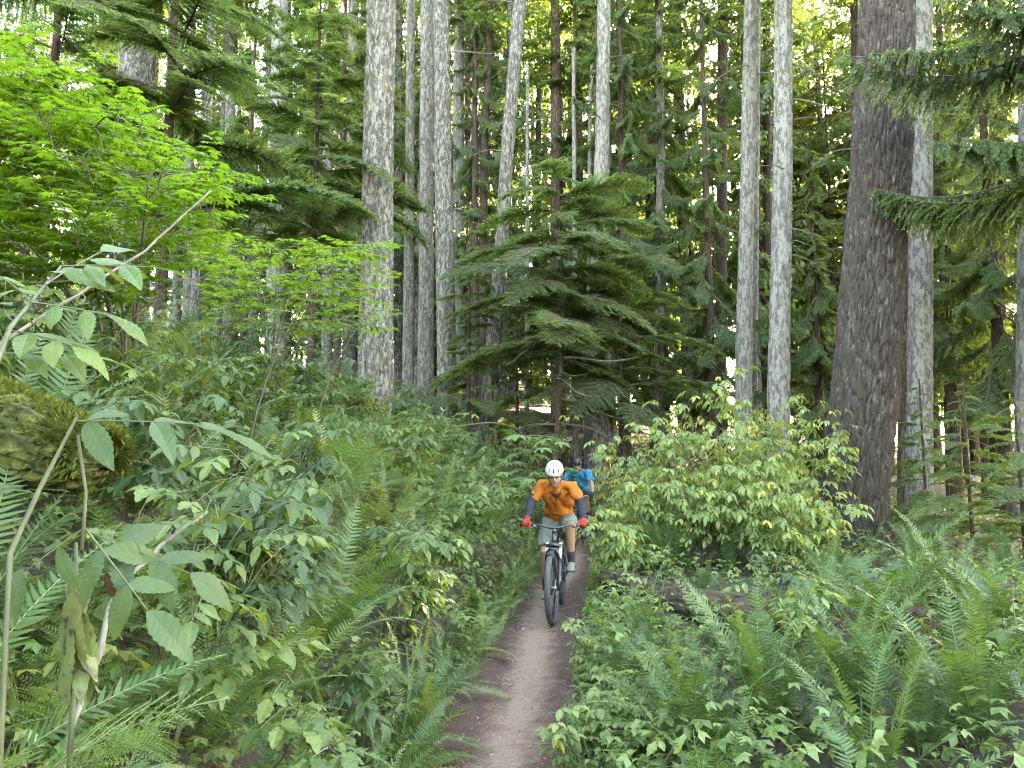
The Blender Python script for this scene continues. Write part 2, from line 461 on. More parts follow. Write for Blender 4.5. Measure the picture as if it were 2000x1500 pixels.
# ------------------------------------------------------------------ leaf, frond and branch templates
def blade(L=1.0, W=.3, n=5, fold=.12, droop=.15, peak=.42, tip=.0, ser=0.0):
    """a lanceolate blade along +x, folded on its midrib"""
    t = np.linspace(0, 1, n + 1)
    w = W * .5 * (np.sin(np.pi * t ** (math.log(.5) / math.log(peak))) ** .85)
    w[0] = W * .02; w[-1] = 0.0005
    if ser: w[1:-1] *= 1 + ser * (np.arange(1, n) % 2 * 2 - 1)
    x = L * t; z = -droop * L * t ** 2
    mid = np.stack([x, 0 * x, z], 1); l = np.stack([x, w, z + fold * w * 2], 1); r = np.stack([x, -w, z + fold * w * 2], 1)
    V = np.concatenate([mid, l, r]); k = n + 1
    i = np.arange(n)
    V[k:] += np.concatenate([np.zeros((k, 2)), (.035 * W * np.sin(np.arange(k) * 2.3))[:, None]], 1).repeat(1, 0)[np.arange(2 * k) % k]
    Q = np.concatenate([np.stack([i, i + 1, k + i + 1, k + i], 1), np.stack([i, 2 * k + i, 2 * k + i + 1, i + 1], 1)])
    return V, Q

def vblade(W=.4, n=18, fold=.10, droop=.2, seed=0, ser=.10, nv=7):
    """a leaflet with a serrated edge, raised side veins, a curl and a wavy margin"""
    r = np.random.default_rng(seed); t = np.linspace(0, 1, n + 1)
    w = W * .5 * np.sin(np.pi * t ** .82) ** .85; w[0] = W * .02; w[-1] = .001
    ph = r.uniform(0, 6); w = w * (1 + ser * ((np.arange(n + 1) % 2) * 2 - 1) * .6 + .05 * np.sin(t * 9 + ph)); w = np.maximum(w, .001)
    s = np.array([-1, -.62, -.2, 0, .2, .62, 1.0]); T, S = np.meshgrid(t, s, indexing='ij'); ww = w[:, None] * S
    vein = .0045 * np.cos((T * nv - np.abs(S) * 1.6) * 2 * np.pi) * (np.abs(S) > .1) * np.sin(np.pi * np.clip(T, 0, 1))
    z = -droop * T ** 2 + fold * np.abs(ww) * 2 - r.uniform(0, .5) * ww ** 2 / W * 2 + vein + .02 * np.sin(T * 8 + ph) * np.abs(S) * np.sign(S)
    y = ww + r.uniform(-.08, .08) * T ** 2
    V = np.stack([T, y, z], -1).reshape(-1, 3); m = len(s)
    i = np.arange(n)[:, None] * m; j = np.arange(m - 1)[None]
    Q = np.stack([i + j, i + m + j, i + m + j + 1, i + j + 1], -1).reshape(-1, 4)[:, ::-1]
    ti = np.where(np.abs(S) < .1, .25, -.05 + .05 * np.cos((T * nv - np.abs(S) * 1.6) * 2 * np.pi)).ravel()
    return V, Q, ti

def put(V, d, up, p, s=1.0):
    Rm = frames(np.array(d, float), up)[0]
    return (V * s) @ Rm.T + np.asarray(p, float)

def compound_leaf(nl=5, LL=.09, W=.42, pet=.06, gap=.07, droop=.2, mat=0, smat=1, seed=0, ser=.12, fine=False):
    """a pinnate leaf: petiole, opposite pairs of leaflets and one at the tip"""
    r = np.random.default_rng(seed); g = Geo()
    npair = (nl - 1) // 2
    tot = pet + gap * max(npair - .3, .5)
    xs = np.linspace(0, tot, 6); zz = -.25 * droop * (xs / tot) ** 2 * tot
    tube(g, np.stack([xs, 0 * xs, zz], 1), np.linspace(.0022, .0012, 6), 4, smat)
    def at(x): return np.array([x, 0, np.interp(x, xs, zz)])
    lv = []
    for k in range(npair):
        x = pet + gap * k
        for s in (-1, 1):
            a = s * R(62 - 8 * k + r.uniform(-9, 9))
            lv.append((at(x), np.array([math.cos(a), math.sin(a), -droop * r.uniform(.4, 1.4)]), LL * r.uniform(.8, 1.02) * (1 - .06 * k)))
    lv.append((at(tot), np.array([1, r.uniform(-.15, .15), -droop * r.uniform(.6, 1.6)]), LL * 1.08))
    for p, d, L in lv:
        if fine:
            V, Q, ti = vblade(W * r.uniform(.9, 1.15), 18, r.uniform(.04, .16), r.uniform(.08, .4), int(r.integers(1e6)), ser)
            g.add(put(V, d, (r.uniform(-.3, .3), r.uniform(-.3, .3), 1), p, L), None, Q, mat, tint=r.uniform(.2, .75) + ti)
            continue
        V, Q = blade(1, W * r.uniform(.9, 1.1), 8, r.uniform(.05, .16), r.uniform(.1, .3), .42, ser=ser)
        up = np.array([r.uniform(-.25, .25), r.uniform(-.25, .25), 1])
        tt = r.uniform(.2, .8); g.add(put(V, d, up, p, L), None, Q, mat, tint=np.concatenate([np.full(9, tt + .22), np.full(18, tt - .06)]))
    return g

def palmate_leaf(lobes=7, spread=250, depth=.5, teeth=2, pet=.5, size=1.0, droop=.2, mat=0, smat=1, seed=0, base=.25, cup=.08, stalk=True):
    """a palmate leaf of radius about `size`, petiole along -x into the origin at the leaf's stalk"""
    r = np.random.default_rng(seed); g = Geo()
    th = np.radians(np.linspace(-spread / 2, spread / 2, lobes))
    ll = np.array([1 - .42 * abs(t / th[-1]) ** 1.6 for t in th]) * r.uniform(.92, 1.06, lobes)
    A, Rr = [], []
    step = th[1] - th[0]
    A.append(th[0] - step * .75); Rr.append(base)
    for k in range(lobes):
        a = th[k]; L = ll[k]; hw = step * .5
        notch = L * (1 - depth)
        for q in range(teeth, 0, -1):
            f = q / (teeth + 1)
            A.append(a - hw * f * .72); Rr.append(notch + (L - notch) * (1 - f) ** 1.0 * .93)
            A.append(a - hw * f * .55); Rr.append(notch + (L - notch) * (1 - f) * .90)
        A.append(a); Rr.append(L)
        for q in range(1, teeth + 1):
            f = q / (teeth + 1)
            A.append(a + hw * f * .55); Rr.append(notch + (L - notch) * (1 - f) * .90)
            A.append(a + hw * f * .72); Rr.append(notch + (L - notch) * (1 - f) * .93)
        if k < lobes - 1:
            A.append(a + hw); Rr.append(min(notch, ll[k + 1] * (1 - depth)))
    A.append(th[-1] + step * .75); Rr.append(base)
    A, Rr = np.array(A), np.array(Rr) * size
    lob = np.cos((A - th[0]) / step * 2 * np.pi)
    def zf(a, rr): return -droop * rr ** 2 / size + cup * rr * np.cos((a - th[0]) / step * 2 * np.pi) * -.5
    out_ = np.stack([pet * size + Rr * np.cos(A), Rr * np.sin(A), zf(A, Rr)], 1)
    r2 = Rr * .45
    inn = np.stack([pet * size + r2 * np.cos(A), r2 * np.sin(A), zf(A, r2)], 1)
    n = len(A); c = np.array([[pet * size, 0, 0.0]])
    V = np.concatenate([c, inn, out_]); i = np.arange(n - 1)
    T = np.stack([0 * i, 1 + i, 2 + i], 1)
    Q = np.stack([1 + i, 1 + n + i, 2 + n + i, 2 + i], 1)
    g.add(V, T, Q, mat, tint=r.uniform(.25, .75))
    xs = np.linspace(0, pet * size, 4)
    if stalk: tube(g, np.stack([xs, 0 * xs, -.1 * pet * size * np.sin(xs / (pet * size) * np.pi)], 1), .018 * size, 4, smat)
    return g

def frond(a0=15, a1=70, npair=36, wid=.105, twist=0, seed=0, mat=0, smat=1, bip=False, peak=.35, flat=.0, bare=.10, stalk=True):
    """a unit-length fern frond that starts upright and arches over towards +x"""
    r = np.random.default_rng(seed); g = Geo()
    k = 26; t = np.linspace(0, 1, k)
    ang = np.radians(a0 + (a1 - a0) * t ** 1.3)
    bend = r.uniform(-.35, .35)
    seg = np.stack([np.sin(ang), .06 * np.sin(t * 5 + seed) + bend * t ** 1.5, np.cos(ang)], 1); seg = norm(seg)
    P = np.concatenate([[np.zeros(3)], np.cumsum((seg[1:] + seg[:-1]) / 2 / (k - 1), 0)])
    if stalk: tube(g, P, np.linspace(.0048, .0012, k), 4, smat)
    tp = np.linspace(bare, .985, npair)
    pos = np.stack([np.interp(tp, t, P[:, i]) for i in range(3)], 1); tg = norm(np.stack([np.interp(tp, t, seg[:, i]) for i in range(3)], 1))
    side = norm(np.cross(np.tile([0, 0, 1.0], (npair, 1)) * .2 + np.array([[-.0, 0, 0]]) + np.array([[1., 0, 0]]) * -.0 + np.array([[0, 0, .8]]), tg) + 1e-9)
    side = np.tile([[0, 1.0, 0]], (npair, 1)); side = norm(side - (side * tg).sum(1, keepdims=True) * tg)
    nrm = np.cross(tg, side)
    u = (tp - bare) / (1 - bare)
    prof = np.where(u < peak, .62 + .38 * np.sin(u / peak * np.pi / 2), np.cos((u - peak) / (1 - peak) * np.pi / 2) ** .75)
    for i in range(npair):
        for s in (-1, 1):
            L = wid * prof[i] * r.uniform(.9, 1.08)
            if L < .006 or r.random() < .05: continue
            L *= r.choice([1, 1, 1, 1, 1, .6])
            d = s * side[i] + tg[i] * (.22 + .5 * u[i] + r.uniform(-.06, .06)) - nrm[i] * r.uniform(-.02, .22) * (-1) + nrm[i] * flat
            upv = nrm[i] + tg[i] * (r.uniform(-.45, .35) + .35 * math.sin(seed * 1.7 + i * .25)) + side[i] * r.uniform(-.2, .2)
            if not bip:
                W = min(.23 * L, .9 / npair * .55) / L
                x = np.array([0, .0, .5, .5, 1.0]); hw = W / 2
                V = np.array([[0, hw * .7, 0], [0, -hw * 1.0, 0], [.10, -hw * 1.15, 0], [.12, hw * 1.45, 0], [.55, hw * .85, -.03], [.55, -hw * .85, -.03], [1, 0, -.10]])
                V[:, 1] *= s
                V = put(V, d, upv, pos[i], L)
                g.add(V, [[5, 6, 4]] if s > 0 else [[4, 6, 5]], [[0, 1, 2, 3], [3, 2, 5, 4]] if s > 0 else [[3, 2, 1, 0], [4, 5, 2, 3]], mat, tint=r.uniform(.25, .75))
            else:
                m = max(4, int(13 * prof[i])); dd = norm(d); uu = norm(upv); yy = norm(np.cross(uu, dd))
                tt = np.linspace(.06, .97, m); pl = L * .22 * (1 - tt ** 1.6 * .85)
                cen = pos[i] + dd * (tt * L)[:, None] - uu * (.15 * L * tt ** 2)[:, None]
                Vs, Qs = [], []
                for sg in (-1, 1):
                    dir2 = norm(yy * sg + dd * .55)
                    a = cen; b = cen + dir2 * pl[:, None] * .5 + dd * (L / m * .36); c = cen + dir2 * pl[:, None]; e = cen + dir2 * pl[:, None] * .5 - dd * (L / m * .36)
                    o = len(Vs) * m; Vs += [a, b, c, e]
                    q = np.arange(m)
                    Qs.append(np.stack([o + q, o + m + q, o + 2 * m + q, o + 3 * m + q], 1))
                V = np.concatenate(Vs)
                g.add(V, None, np.concatenate(Qs), mat, tint=np.repeat(r.uniform(.3, .7), len(V)))
                tube(g, np.stack([pos[i], pos[i] + dd * L * .5 - uu * .04 * L, pos[i] + dd * L * .95 - uu * .15 * L]), .0012, 3, smat, cap=False)
    return g

def conifer_branch(seed=0, kind='hemlock', ntw=24, nst=9, mat=0, smat=1, wood=True, lw=1.0, sz=.085):
    """a unit-length flat spray along +x; cedar sprays hang"""
    r = np.random.default_rng(seed); g = Geo()
    t = np.linspace(0, 1, 12)
    if kind == 'hemlock':
        ax = np.stack([t, .05 * np.sin(3 * t + seed), .07 * np.sin(t * np.pi) - .16 * t ** 2.2], 1)
    else:
        ax = np.stack([t * .97, .05 * np.sin(3 * t + seed), -.30 * np.sin(t * 2.2) + .16 * t ** 2], 1)
    if wood: tube(g, ax, np.linspace(.011, .002, 12), 5, smat)
    P, D, S, U, TT = [], [], [], [], []
    for k in range(ntw):
        u = .10 + .9 * (k + r.uniform(0, .8)) / ntw
        for s in (-1, 1):
            if r.random() < .07: continue
            p = np.array([np.interp(u, t, ax[:, i]) for i in range(3)])
            L = (.36 if kind == 'hemlock' else .30) * (1 - u) ** .65 * min(1, .35 + u * 2.2) * r.uniform(.7, 1.15) + .05
            a = R(r.uniform(42, 62)) * s
            if kind == 'hemlock':
                d = np.array([math.cos(a), math.sin(a), r.uniform(-.22, .02)])
            else:
                d = np.array([math.cos(a) * .6, math.sin(a) * .75, r.uniform(-.95, -.25)])
            d = norm(d); tn = r.uniform(.2, .8)
            if wood:
                e = p + d * L * .9 + np.array([0, 0, -.06 * L])
                tube(g, np.stack([p, (p + e) / 2 + np.array([0, 0, .01]), e]), [.0035, .002, .001], 3, smat, cap=False)
            m = max(3, int(nst * L / .3))
            up = np.array([r.uniform(-.3, .3), r.uniform(-.3, .3), 1.0]) if kind == 'hemlock' else np.array([1.0 * math.cos(a * .6), math.sin(a * .6), .35])
            Fm = frames(d, up)[0]
            for q in range(m):
                v = (q + .5) / m
                pp = p + d * L * v + np.array([0, 0, -.10 * L * v * v])
                for s2 in (-1, 1):
                    b = R(r.uniform(30, 50)) * s2
                    loc = np.array([math.cos(b), math.sin(b), r.uniform(-.6, .15)])
                    P.append(pp); D.append(Fm @ loc); S.append((sz * (1 - .55 * v) * r.uniform(.7, 1.2)) * (1.0 if kind == 'hemlock' else 1.15)); U.append(Fm[:, 2] + r.uniform(-.75, .75, 3)); TT.append(tn)
    P, D, S, U = map(np.array, (P, D, S, U))
    w = .20 * lw
    V = np.array([[0, 0, 0], [.45, w, .02], [1, 0, -.08], [.45, -w, .02]])
    Rm = frames(D, U) * S[:, None, None]
    merge(g, (V, np.zeros((0, 3), int), np.array([[0, 1, 2, 3]]), np.zeros(0, int), np.array([mat]), np.full(4, .5)), Rm, P, tint=np.array(TT))
    return g

def dead_branch(seed=0, moss=False):
    r = np.random.default_rng(seed); g = Geo(); t = np.linspace(0, 1, 8)
    ax = np.stack([t, .12 * np.sin(2.5 * t + seed), -.22 * t ** 1.5 + .1 * np.sin(t * 4 + seed) * t], 1)
    tube(g, ax, np.linspace(.016, .003, 8), 5, 0)
    for k in range(9):
        u = r.uniform(.2, .95); p = np.array([np.interp(u, t, ax[:, i]) for i in range(3)])
        a = R(r.uniform(30, 75)) * r.choice([-1, 1]); L = r.uniform(.1, .35) * (1.1 - u)
        e = p + np.array([math.cos(a), math.sin(a), r.uniform(-.5, .2)]) * L
        tube(g, np.stack([p, (p + e) / 2 + r.uniform(-.02, .02, 3), e]), [.005, .003, .0012], 4, 0, cap=False)
    if moss:
        n = 130; u = r.uniform(.05, .8, n)
        P = np.stack([np.interp(u, t, ax[:, i]) for i in range(3)], 1) + r.normal(0, .006, (n, 3))
        D = r.normal(0, 1, (n, 3)); D[:, 2] -= .9
        V = np.array([[0, 0, 0], [.5, .25, 0], [1, 0, 0], [.5, -.25, 0]])
        merge(g, (V, np.zeros((0, 3), int), np.array([[0, 1, 2, 3]]), np.zeros(0, int), np.array([1]), np.full(4, .5)), frames(D) * r.uniform(.02, .05, n)[:, None, None], P, tint=r.random(n))
    return g

SWORD = [(12, 45), (10, 65), (18, 80), (22, 95), (28, 105), (8, 35), (35, 118), (15, 72), (5, 52), (24, 84), (14, 100), (40, 92)]
FR_sword = [frond(a, b, 38, .105, seed=i, flat=.05 * (i % 3)).mesh('frond', [M_sword, M_rachis]) for i, (a, b) in enumerate(SWORD)]
FR_swordyel = [frond(a, b, 36, .10, seed=i + 20).mesh('frond', [M_swordyel, M_rachis]) for i, (a, b) in enumerate(SWORD)]
FR_lady = [frond(a, b, 22, .21, seed=i + 40, bip=True, peak=.4, bare=.18).mesh('frond', [M_lady, M_rachis]) for i, (a, b) in enumerate([(20, 70), (25, 90), (15, 55), (35, 105)])]
FR_dead = [frond(a, b, 30, .07, seed=i + 60).mesh('dead_frond', [M_deadfern, M_deadfern]) for i, (a, b) in enumerate([(70, 150), (60, 165), (80, 140)])]

def compset(mat, **kw): return [compound_leaf(seed=s, **kw).mesh('leaf', [mat, M_stem]) for s in range(5)]
LF_elder = compset(M_elder, nl=5, LL=.115, W=.38, pet=.06, gap=.085, droop=.35, fine=True) + compset(M_elder, nl=7, LL=.105, W=.36, pet=.06, gap=.07, droop=.3, fine=True)[:3]
LF_bush = compset(M_bush, nl=5, LL=.095, W=.42, pet=.05, gap=.065, droop=.25, fine=True)
LF_salmon = compset(M_bushlt, nl=5, LL=.10, W=.44, pet=.05, gap=.05, droop=.45)
LF_three = compset(M_bush, nl=3, LL=.075, W=.62, pet=.06, gap=.03, droop=.2)
LF_threelt = compset(M_bushlt, nl=3, LL=.07, W=.62, pet=.06, gap=.03, droop=.2)
LF_yel = compset(M_yellow, nl=3, LL=.085, W=.5, pet=.05, gap=.04, droop=.5)
LF_spot = compset(M_spot, nl=5, LL=.13, W=.40, pet=.06, gap=.09, droop=.3, fine=True)
LF_wilt = [compound_leaf(nl=1, LL=.30, W=.27, pet=.04, droop=.2, seed=s, fine=True).mesh('leaf', [M_wilt, M_stem]) for s in range(4)]
LF_brown = [compound_leaf(nl=1, LL=.14, W=.30, pet=.03, droop=.3, seed=s + 9, fine=True).mesh('leaf', [M_deadleaf, M_twig]) for s in range(3)]
LF_simple = [compound_leaf(nl=1, LL=.105, W=.46, pet=.015, droop=.2, seed=s + 5).mesh('leaf', [M_bush, M_stem]) for s in range(4)]
LF_maple = [palmate_leaf(7, 265, .42, 1, .55, 1.0, .22, seed=s).mesh('leaf', [M_maple, M_twig]) for s in range(6)]
LF_club = [palmate_leaf(7, 270, .45, 2, .7, 1.0, .30, seed=s + 30).mesh('leaf', [M_club, M_stem]) for s in range(5)]
LF_thimble = [palmate_leaf(5, 240, .34, 2, .6, 1.0, .28, seed=s + 50).mesh('leaf', [M_bush, M_stem]) for s in range(5)]
LF_thimblelt = [palmate_leaf(5, 240, .34, 2, .6, 1.0, .28, seed=s + 55).mesh('leaf', [M_bushlt, M_stem]) for s in range(4)]

BR_hem = [conifer_branch(s, 'hemlock', 26, 10).mesh('branch', [M_hem, M_twig]) for s in range(6)]
BR_ced = [conifer_branch(s + 10, 'cedar', 26, 10).mesh('branch', [M_cedar, M_twig]) for s in range(6)]
BR_hemF = [conifer_branch(s + 30, 'hemlock', 42, 20, sz=.048).mesh('branch', [M_hem, M_twig]) for s in range(5)]
BR_cedF = [conifer_branch(s + 40, 'cedar', 42, 20, sz=.050).mesh('branch', [M_cedar, M_twig]) for s in range(5)]
BR_hemX = [conifer_branch(s + 50, 'hemlock', 56, 32, sz=.030).mesh('branch', [M_hem, M_twig]) for s in range(4)]
BR_cedX = [conifer_branch(s + 60, 'cedar', 60, 34, sz=.029, lw=1.15).mesh('branch', [M_cedar, M_twig]) for s in range(4)]
BR_gold = [conifer_branch(s + 20, 'hemlock', 40, 18, sz=.05).mesh('branch', [M_gold, M_twig]) for s in range(4)]
BR_dead = [dead_branch(s).mesh('dead_branch', [M_greytwig, M_moss]) for s in range(4)]
BR_moss = [dead_branch(s, True).mesh('dead_branch', [M_greytwig, M_moss]) for s in range(4)]
T_hemlow = [conifer_branch(s + 70, 'hemlock', 9, 4, wood=False, lw=1.7, sz=.105).arrays() for s in range(3)]
T_cedlow = [conifer_branch(s + 80, 'cedar', 9, 4, wood=False, lw=1.7, sz=.105).arrays() for s in range(3)]

def crown_mesh(h, rad, n, tpls, mat, seed=0, top=.05, droop=(-.25, .15), wood=M_twig, shape=.75):
    """a whole conifer crown from z = 0 to h on a thin leader"""
    r = np.random.default_rng(seed); g = Geo()
    z = h * r.uniform(0, 1, n) ** .9; az = r.uniform(0, 2 * np.pi, n)
    gap = .45 + .55 * (vnoise(az * 1.2, z * .5, seed) > .38)
    L = rad * ((1 - z / h) ** shape * .9 + top) * r.uniform(.55, 1.1, n) * gap
    el = r.uniform(*droop, n)
    D = np.stack([np.cos(az) * np.cos(el), np.sin(az) * np.cos(el), np.sin(el)], 1)
    P = np.stack([np.cos(az) * .08, np.sin(az) * .08, z], 1)
    k = r.integers(0, len(tpls), n)
    for q in range(len(tpls)):
        s = k == q
        merge(g, tpls[q], frames(D[s]) * L[s][:, None, None], P[s], mat=0, tint=r.random(s.sum()))
    for i in range(0, n, 2):
        tube(g, np.stack([P[i], P[i] + D[i] * L[i] * .5, P[i] + D[i] * L[i] * .9 + np.array([0, 0, -.1 * L[i]])]), [.02, .012, .004], 3, 1, cap=False)
    return g.mesh('crown', [mat, wood])
T_wisp = [conifer_branch(s + 75, 'hemlock', 6, 2, wood=False, lw=1.8, sz=.15).arrays() for s in range(3)]
CR_high = [crown_mesh(14, 3.1, 115, T_hemlow, M_hem, s) for s in range(3)]
CR_hem = [crown_mesh(20, 2.6, 190, T_hemlow, M_hem, s + 5) for s in range(3)]
CR_ced = [crown_mesh(19, 2.7, 200, T_cedlow, M_cedar, s + 9, droop=(-.5, .05)) for s in range(3)]
CR_gold = [crown_mesh(17, 3.0, 170, T_hemlow, M_gold, s + 14, shape=.5) for s in range(2)]
# ------------------------------------------------------------------ trees
def bark_trunk(pts, zs, rs, na, nz, cells, vz, amp, mat, seed=0, flare=.5, ztop=None, dense_to=None, z0=0, lump=.04):
    """a tapered trunk along x(z), y(z) with modelled bark plates; pts (k,2) offsets at heights zs"""
    ztop = ztop or zs[-1]
    dense_to = min(dense_to or ztop, ztop)
    Z = np.linspace(z0, dense_to, nz)
    if dense_to < ztop: Z = np.concatenate([Z, np.linspace(dense_to, ztop, 14)[1:]])
    pts = np.asarray(pts, float)
    zz = np.linspace(zs[0], max(zs[-1], ztop), 300)
    def sm(v):
        a = np.interp(zz, zs, v)
        for _ in range(60): a[1:-1] = .25 * a[:-2] + .5 * a[1:-1] + .25 * a[2:]
        return np.interp(Z, zz, a)
    X, Y, Rr = sm(pts[:, 0]), sm(pts[:, 1]), sm(rs)
    th = np.arange(na) * 2 * np.pi / na
    U = np.tile(th / (2 * np.pi) * cells, (len(Z), 1)); W = np.tile((Z * vz)[:, None], (1, na))
    wu = U + 1.3 * (vnoise(U * .8, W * .5, seed + 5) - .5) + .5 * (vnoise(U * 2, W * 1.3, seed + 6) - .5)
    f1, f2 = worley(wu, W + 1.0 * (vnoise(U, W * .8, seed + 8) - .5), seed, None)
    # close the seam: blend the two sides where the angle wraps
    h = np.clip((f2 - f1) * 2.2, 0, 1)
    k = max(3, na // 24); b = np.linspace(0, 1, k)
    h[:, -k:] = h[:, -k:] * (1 - b) + h[:, :1] * b
    h2 = h ** .7 + .45 * (vnoise(U * 3.1, W * 2.3, seed + 9) - .5)
    hz_ = np.clip(Z - z0, 0, None)
    fl = 1 + flare * np.exp(-hz_ / .45)[:, None] * (1 + .35 * np.cos(5 * th + seed)[None] + .2 * np.cos(3 * th + 2 * seed)[None]) * .6
    lum = 1 + lump * 2 * (vnoise(np.cos(th)[None] * 2 + 5 + 0 * Z[:, None], np.sin(th)[None] * 2 + Z[:, None] * .8, seed + 3) - .5)
    rad = Rr[:, None] * fl * lum + amp * (h2 - .6)
    V = np.stack([X[:, None] + rad * np.cos(th), Y[:, None] + rad * np.sin(th), np.repeat(Z[:, None], na, 1)], -1)
    i = np.arange(len(Z) - 1)[:, None] * na; j = np.arange(na)[None]; j2 = (j + 1) % na
    Q = np.stack([i + j, i + j2, i + na + j2, i + na + j], -1).reshape(-1, 4)
    g = Geo().add(V, None, Q, tint=h.ravel())
    e = (len(Z) - 1) * na
    g.add([[X[-1], Y[-1], Z[-1] + .05]], tint=.5)
    jj = np.arange(na)
    g.T.append(np.stack([np.full(na, g.n - 1), e + jj, e + (jj + 1) % na], 1)); g.tm.append(np.zeros(na, int))
    return g.mesh('trunk', mat, True), (Z, X, Y, Rr)

def big_tree(name, label, P, Y, mat, top=30, na=36, nz=140, cells=None, vz=4.2, amp=.02, crown=None, crown_at=13, seed=0, flare=.5, dead=0, dead_z=(3, 10), dset=None, group=None, cat='tree', lump=.05):
    """P: (px, py, width px) of the trunk as seen, from the top of the picture down"""
    w = []
    for px, py, wd in P:
        p = pix(px, py, Y); dist = Y / math.cos(PITCH)
        w.append((p[0], p[2], wd / FPX * Y / 2))
    w = sorted(w, key=lambda a: a[1])
    x0 = w[0][0] - (w[1][0] - w[0][0]) / (w[1][1] - w[0][1]) * max(0, (w[0][1] - hz(w[0][0], Y))) * .6
    zb = hz(x0, Y) - .12
    sl = (w[-1][0] - w[-2][0]) / (w[-1][1] - w[-2][1])
    zt = top
    zs = [zb] + [a[1] for a in w if a[1] > zb + .2] + [w[-1][1] + 5, zt]
    xs = [x0] + [a[0] for a in w if a[1] > zb + .2] + [w[-1][0] + sl * 4, w[-1][0] + sl * 7]
    rs = [w[0][2] * 1.05] + [a[2] for a in w if a[1] > zb + .2] + [w[-1][2] * .85, .05]
    zs, xs, rs = np.array(zs) - zb, np.array(xs) - x0, np.array(rs)
    t = thing(name, label, cat, (x0, Y, zb), group)
    fz = 1.7 + .66 * Y - zb
    cells = cells or max(10, int(2 * np.pi * w[0][2] / .06))
    me, prof = bark_trunk(np.stack([xs, 0 * xs], 1), zs, rs, na, nz, cells, vz, amp, mat, seed, flare, zs[-1], fz, lump=lump)
    obj('trunk', me, t)
    Z, X, Yy, Rr = prof
    r = np.random.default_rng(seed + 77)
    if crown is not None:
        cx = np.interp(crown_at, Z, X); s = (zs[-1] + .6 - crown_at) / (14 if crown in CR_high else 20)
        obj('crown', crown, t, Matrix.Translation((cx, 0, crown_at)) @ Matrix.Rotation(r.uniform(0, 6), 4, 'Z') @ Matrix.Scale(s, 4))
    for k in range(dead * 2 + 4 if dead else 0):
        z = r.uniform(*dead_z) ; az = r.choice([0, np.pi]) + r.uniform(-.9, .9); L = r.uniform(.2, 1.0) if k > dead else r.uniform(.5, 1.7)
        d = np.array([math.cos(az), math.sin(az), r.uniform(-.25, .25)])
        p = np.array([np.interp(z, Z, X), 0, z]) + d * np.interp(z, Z, Rr) * .8
        dm = dset or BR_dead
        obj('dead_branch', dm[r.integers(len(dm))], t, m4(frames(d)[0], p, L))
    return t, prof

# the big dark trunk on the right
big_tree('conifer_tree', 'huge dark furrowed trunk leaning slightly right beside the right fern clumps', [(1734, 0, 103), (1725, 250, 107), (1709, 500, 112), (1692, 750, 118), (1668, 950, 123), (1656, 1050, 126)], 12.7, M_bark_big,
         na=220, nz=420, cells=50, vz=2.3, amp=.055, crown=CR_high[0], crown_at=12.5, seed=3, flare=.22, dead=2, dead_z=(7, 9.5))
# trunks that stand out
big_tree('conifer_tree', 'thick grey mossy trunk rising from the ferns left of centre', [(745, 0, 57), (740, 250, 60), (736, 500, 63), (733, 745, 68)], 14, M_bark_moss, na=110, nz=360, vz=4.6, amp=.03, crown=CR_high[1], crown_at=12.5, seed=5, dead=3, flare=.25)
big_tree('conifer_tree', 'straight grey trunk with dark fissured base, second right of the thick mossy trunk', [(862, 0, 33), (866, 350, 34), (870, 550, 36), (873, 725, 39)], 20, M_bark_fur, na=60, nz=260, vz=4, amp=.025, crown=CR_high[2], crown_at=15, seed=6, dead=5, dead_z=(6, 14), flare=.3)
big_tree('conifer_tree', 'pale grey trunk close behind the fissured trunk on its left', [(835, 0, 27), (834, 300, 28), (832, 650, 30)], 24, M_bark_grey, na=48, crown=CR_high[0], crown_at=17, seed=7, dead=4, dead_z=(7, 15))
big_tree('conifer_tree', 'slender grey brown trunk leaning right in the centre', [(1016, 0, 26), (1002, 150, 26), (990, 310, 25), (982, 430, 25), (972, 580, 28), (956, 770, 33)], 20, M_bark_fur, na=52, vz=5, amp=.022, seed=8, dead=4, dead_z=(8, 14))
big_tree('conifer_tree', 'lichen grey trunk with hanging moss above the dense young hemlock', [(1180, 0, 27), (1177, 250, 29), (1171, 450, 32), (1168, 700, 34)], 21, M_bark_pale, na=52, seed=9, dead=9, dead_z=(7, 14.5), dset=BR_moss)
big_tree('cedar_tree', 'dark flared cedar trunk directly behind the rider in blue', [(1172, 380, 30), (1170, 500, 34), (1167, 650, 38), (1164, 800, 44)], 22.5, M_bark_ced, na=56, vz=2.0, amp=.03, crown=CR_ced[0], crown_at=15.5, seed=10, top=26, flare=1.0)
big_tree('conifer_tree', 'pale slim trunk rising left of a matching thinner one above the salmonberry', [(1466, 0, 24), (1461, 300, 27), (1456, 500, 28), (1452, 720, 31)], 18, M_bark_pale, na=56, crown=CR_high[0], crown_at=14.5, seed=11, dead=2, dead_z=(8, 13))
big_tree('conifer_tree', 'thin pale trunk half hidden behind the slim pale trunk', [(1478, 0, 15), (1474, 400, 17), (1470, 720, 18)], 24, M_bark_grey, na=40, crown=CR_high[1], crown_at=17, seed=12)
big_tree('conifer_tree', 'pale lichen covered trunk standing in the salmonberry left of the huge trunk', [(1529, 0, 34), (1530, 250, 36), (1526, 500, 38), (1520, 740, 41)], 15, M_bark_pale, na=60, nz=300, crown=CR_high[2], crown_at=12.5, seed=13, dead=7, dead_z=(5.5, 11), flare=.3)
big_tree('conifer_tree', 'pale pinkish trunk just right of the huge dark trunk', [(1800, 0, 40), (1798, 300, 41), (1797, 600, 43), (1795, 1000, 47)], 14.6, M_bark_pale, na=60, nz=280, crown=CR_high[0], crown_at=12.5, seed=14, flare=.2, dead=2, dead_z=(4, 9))
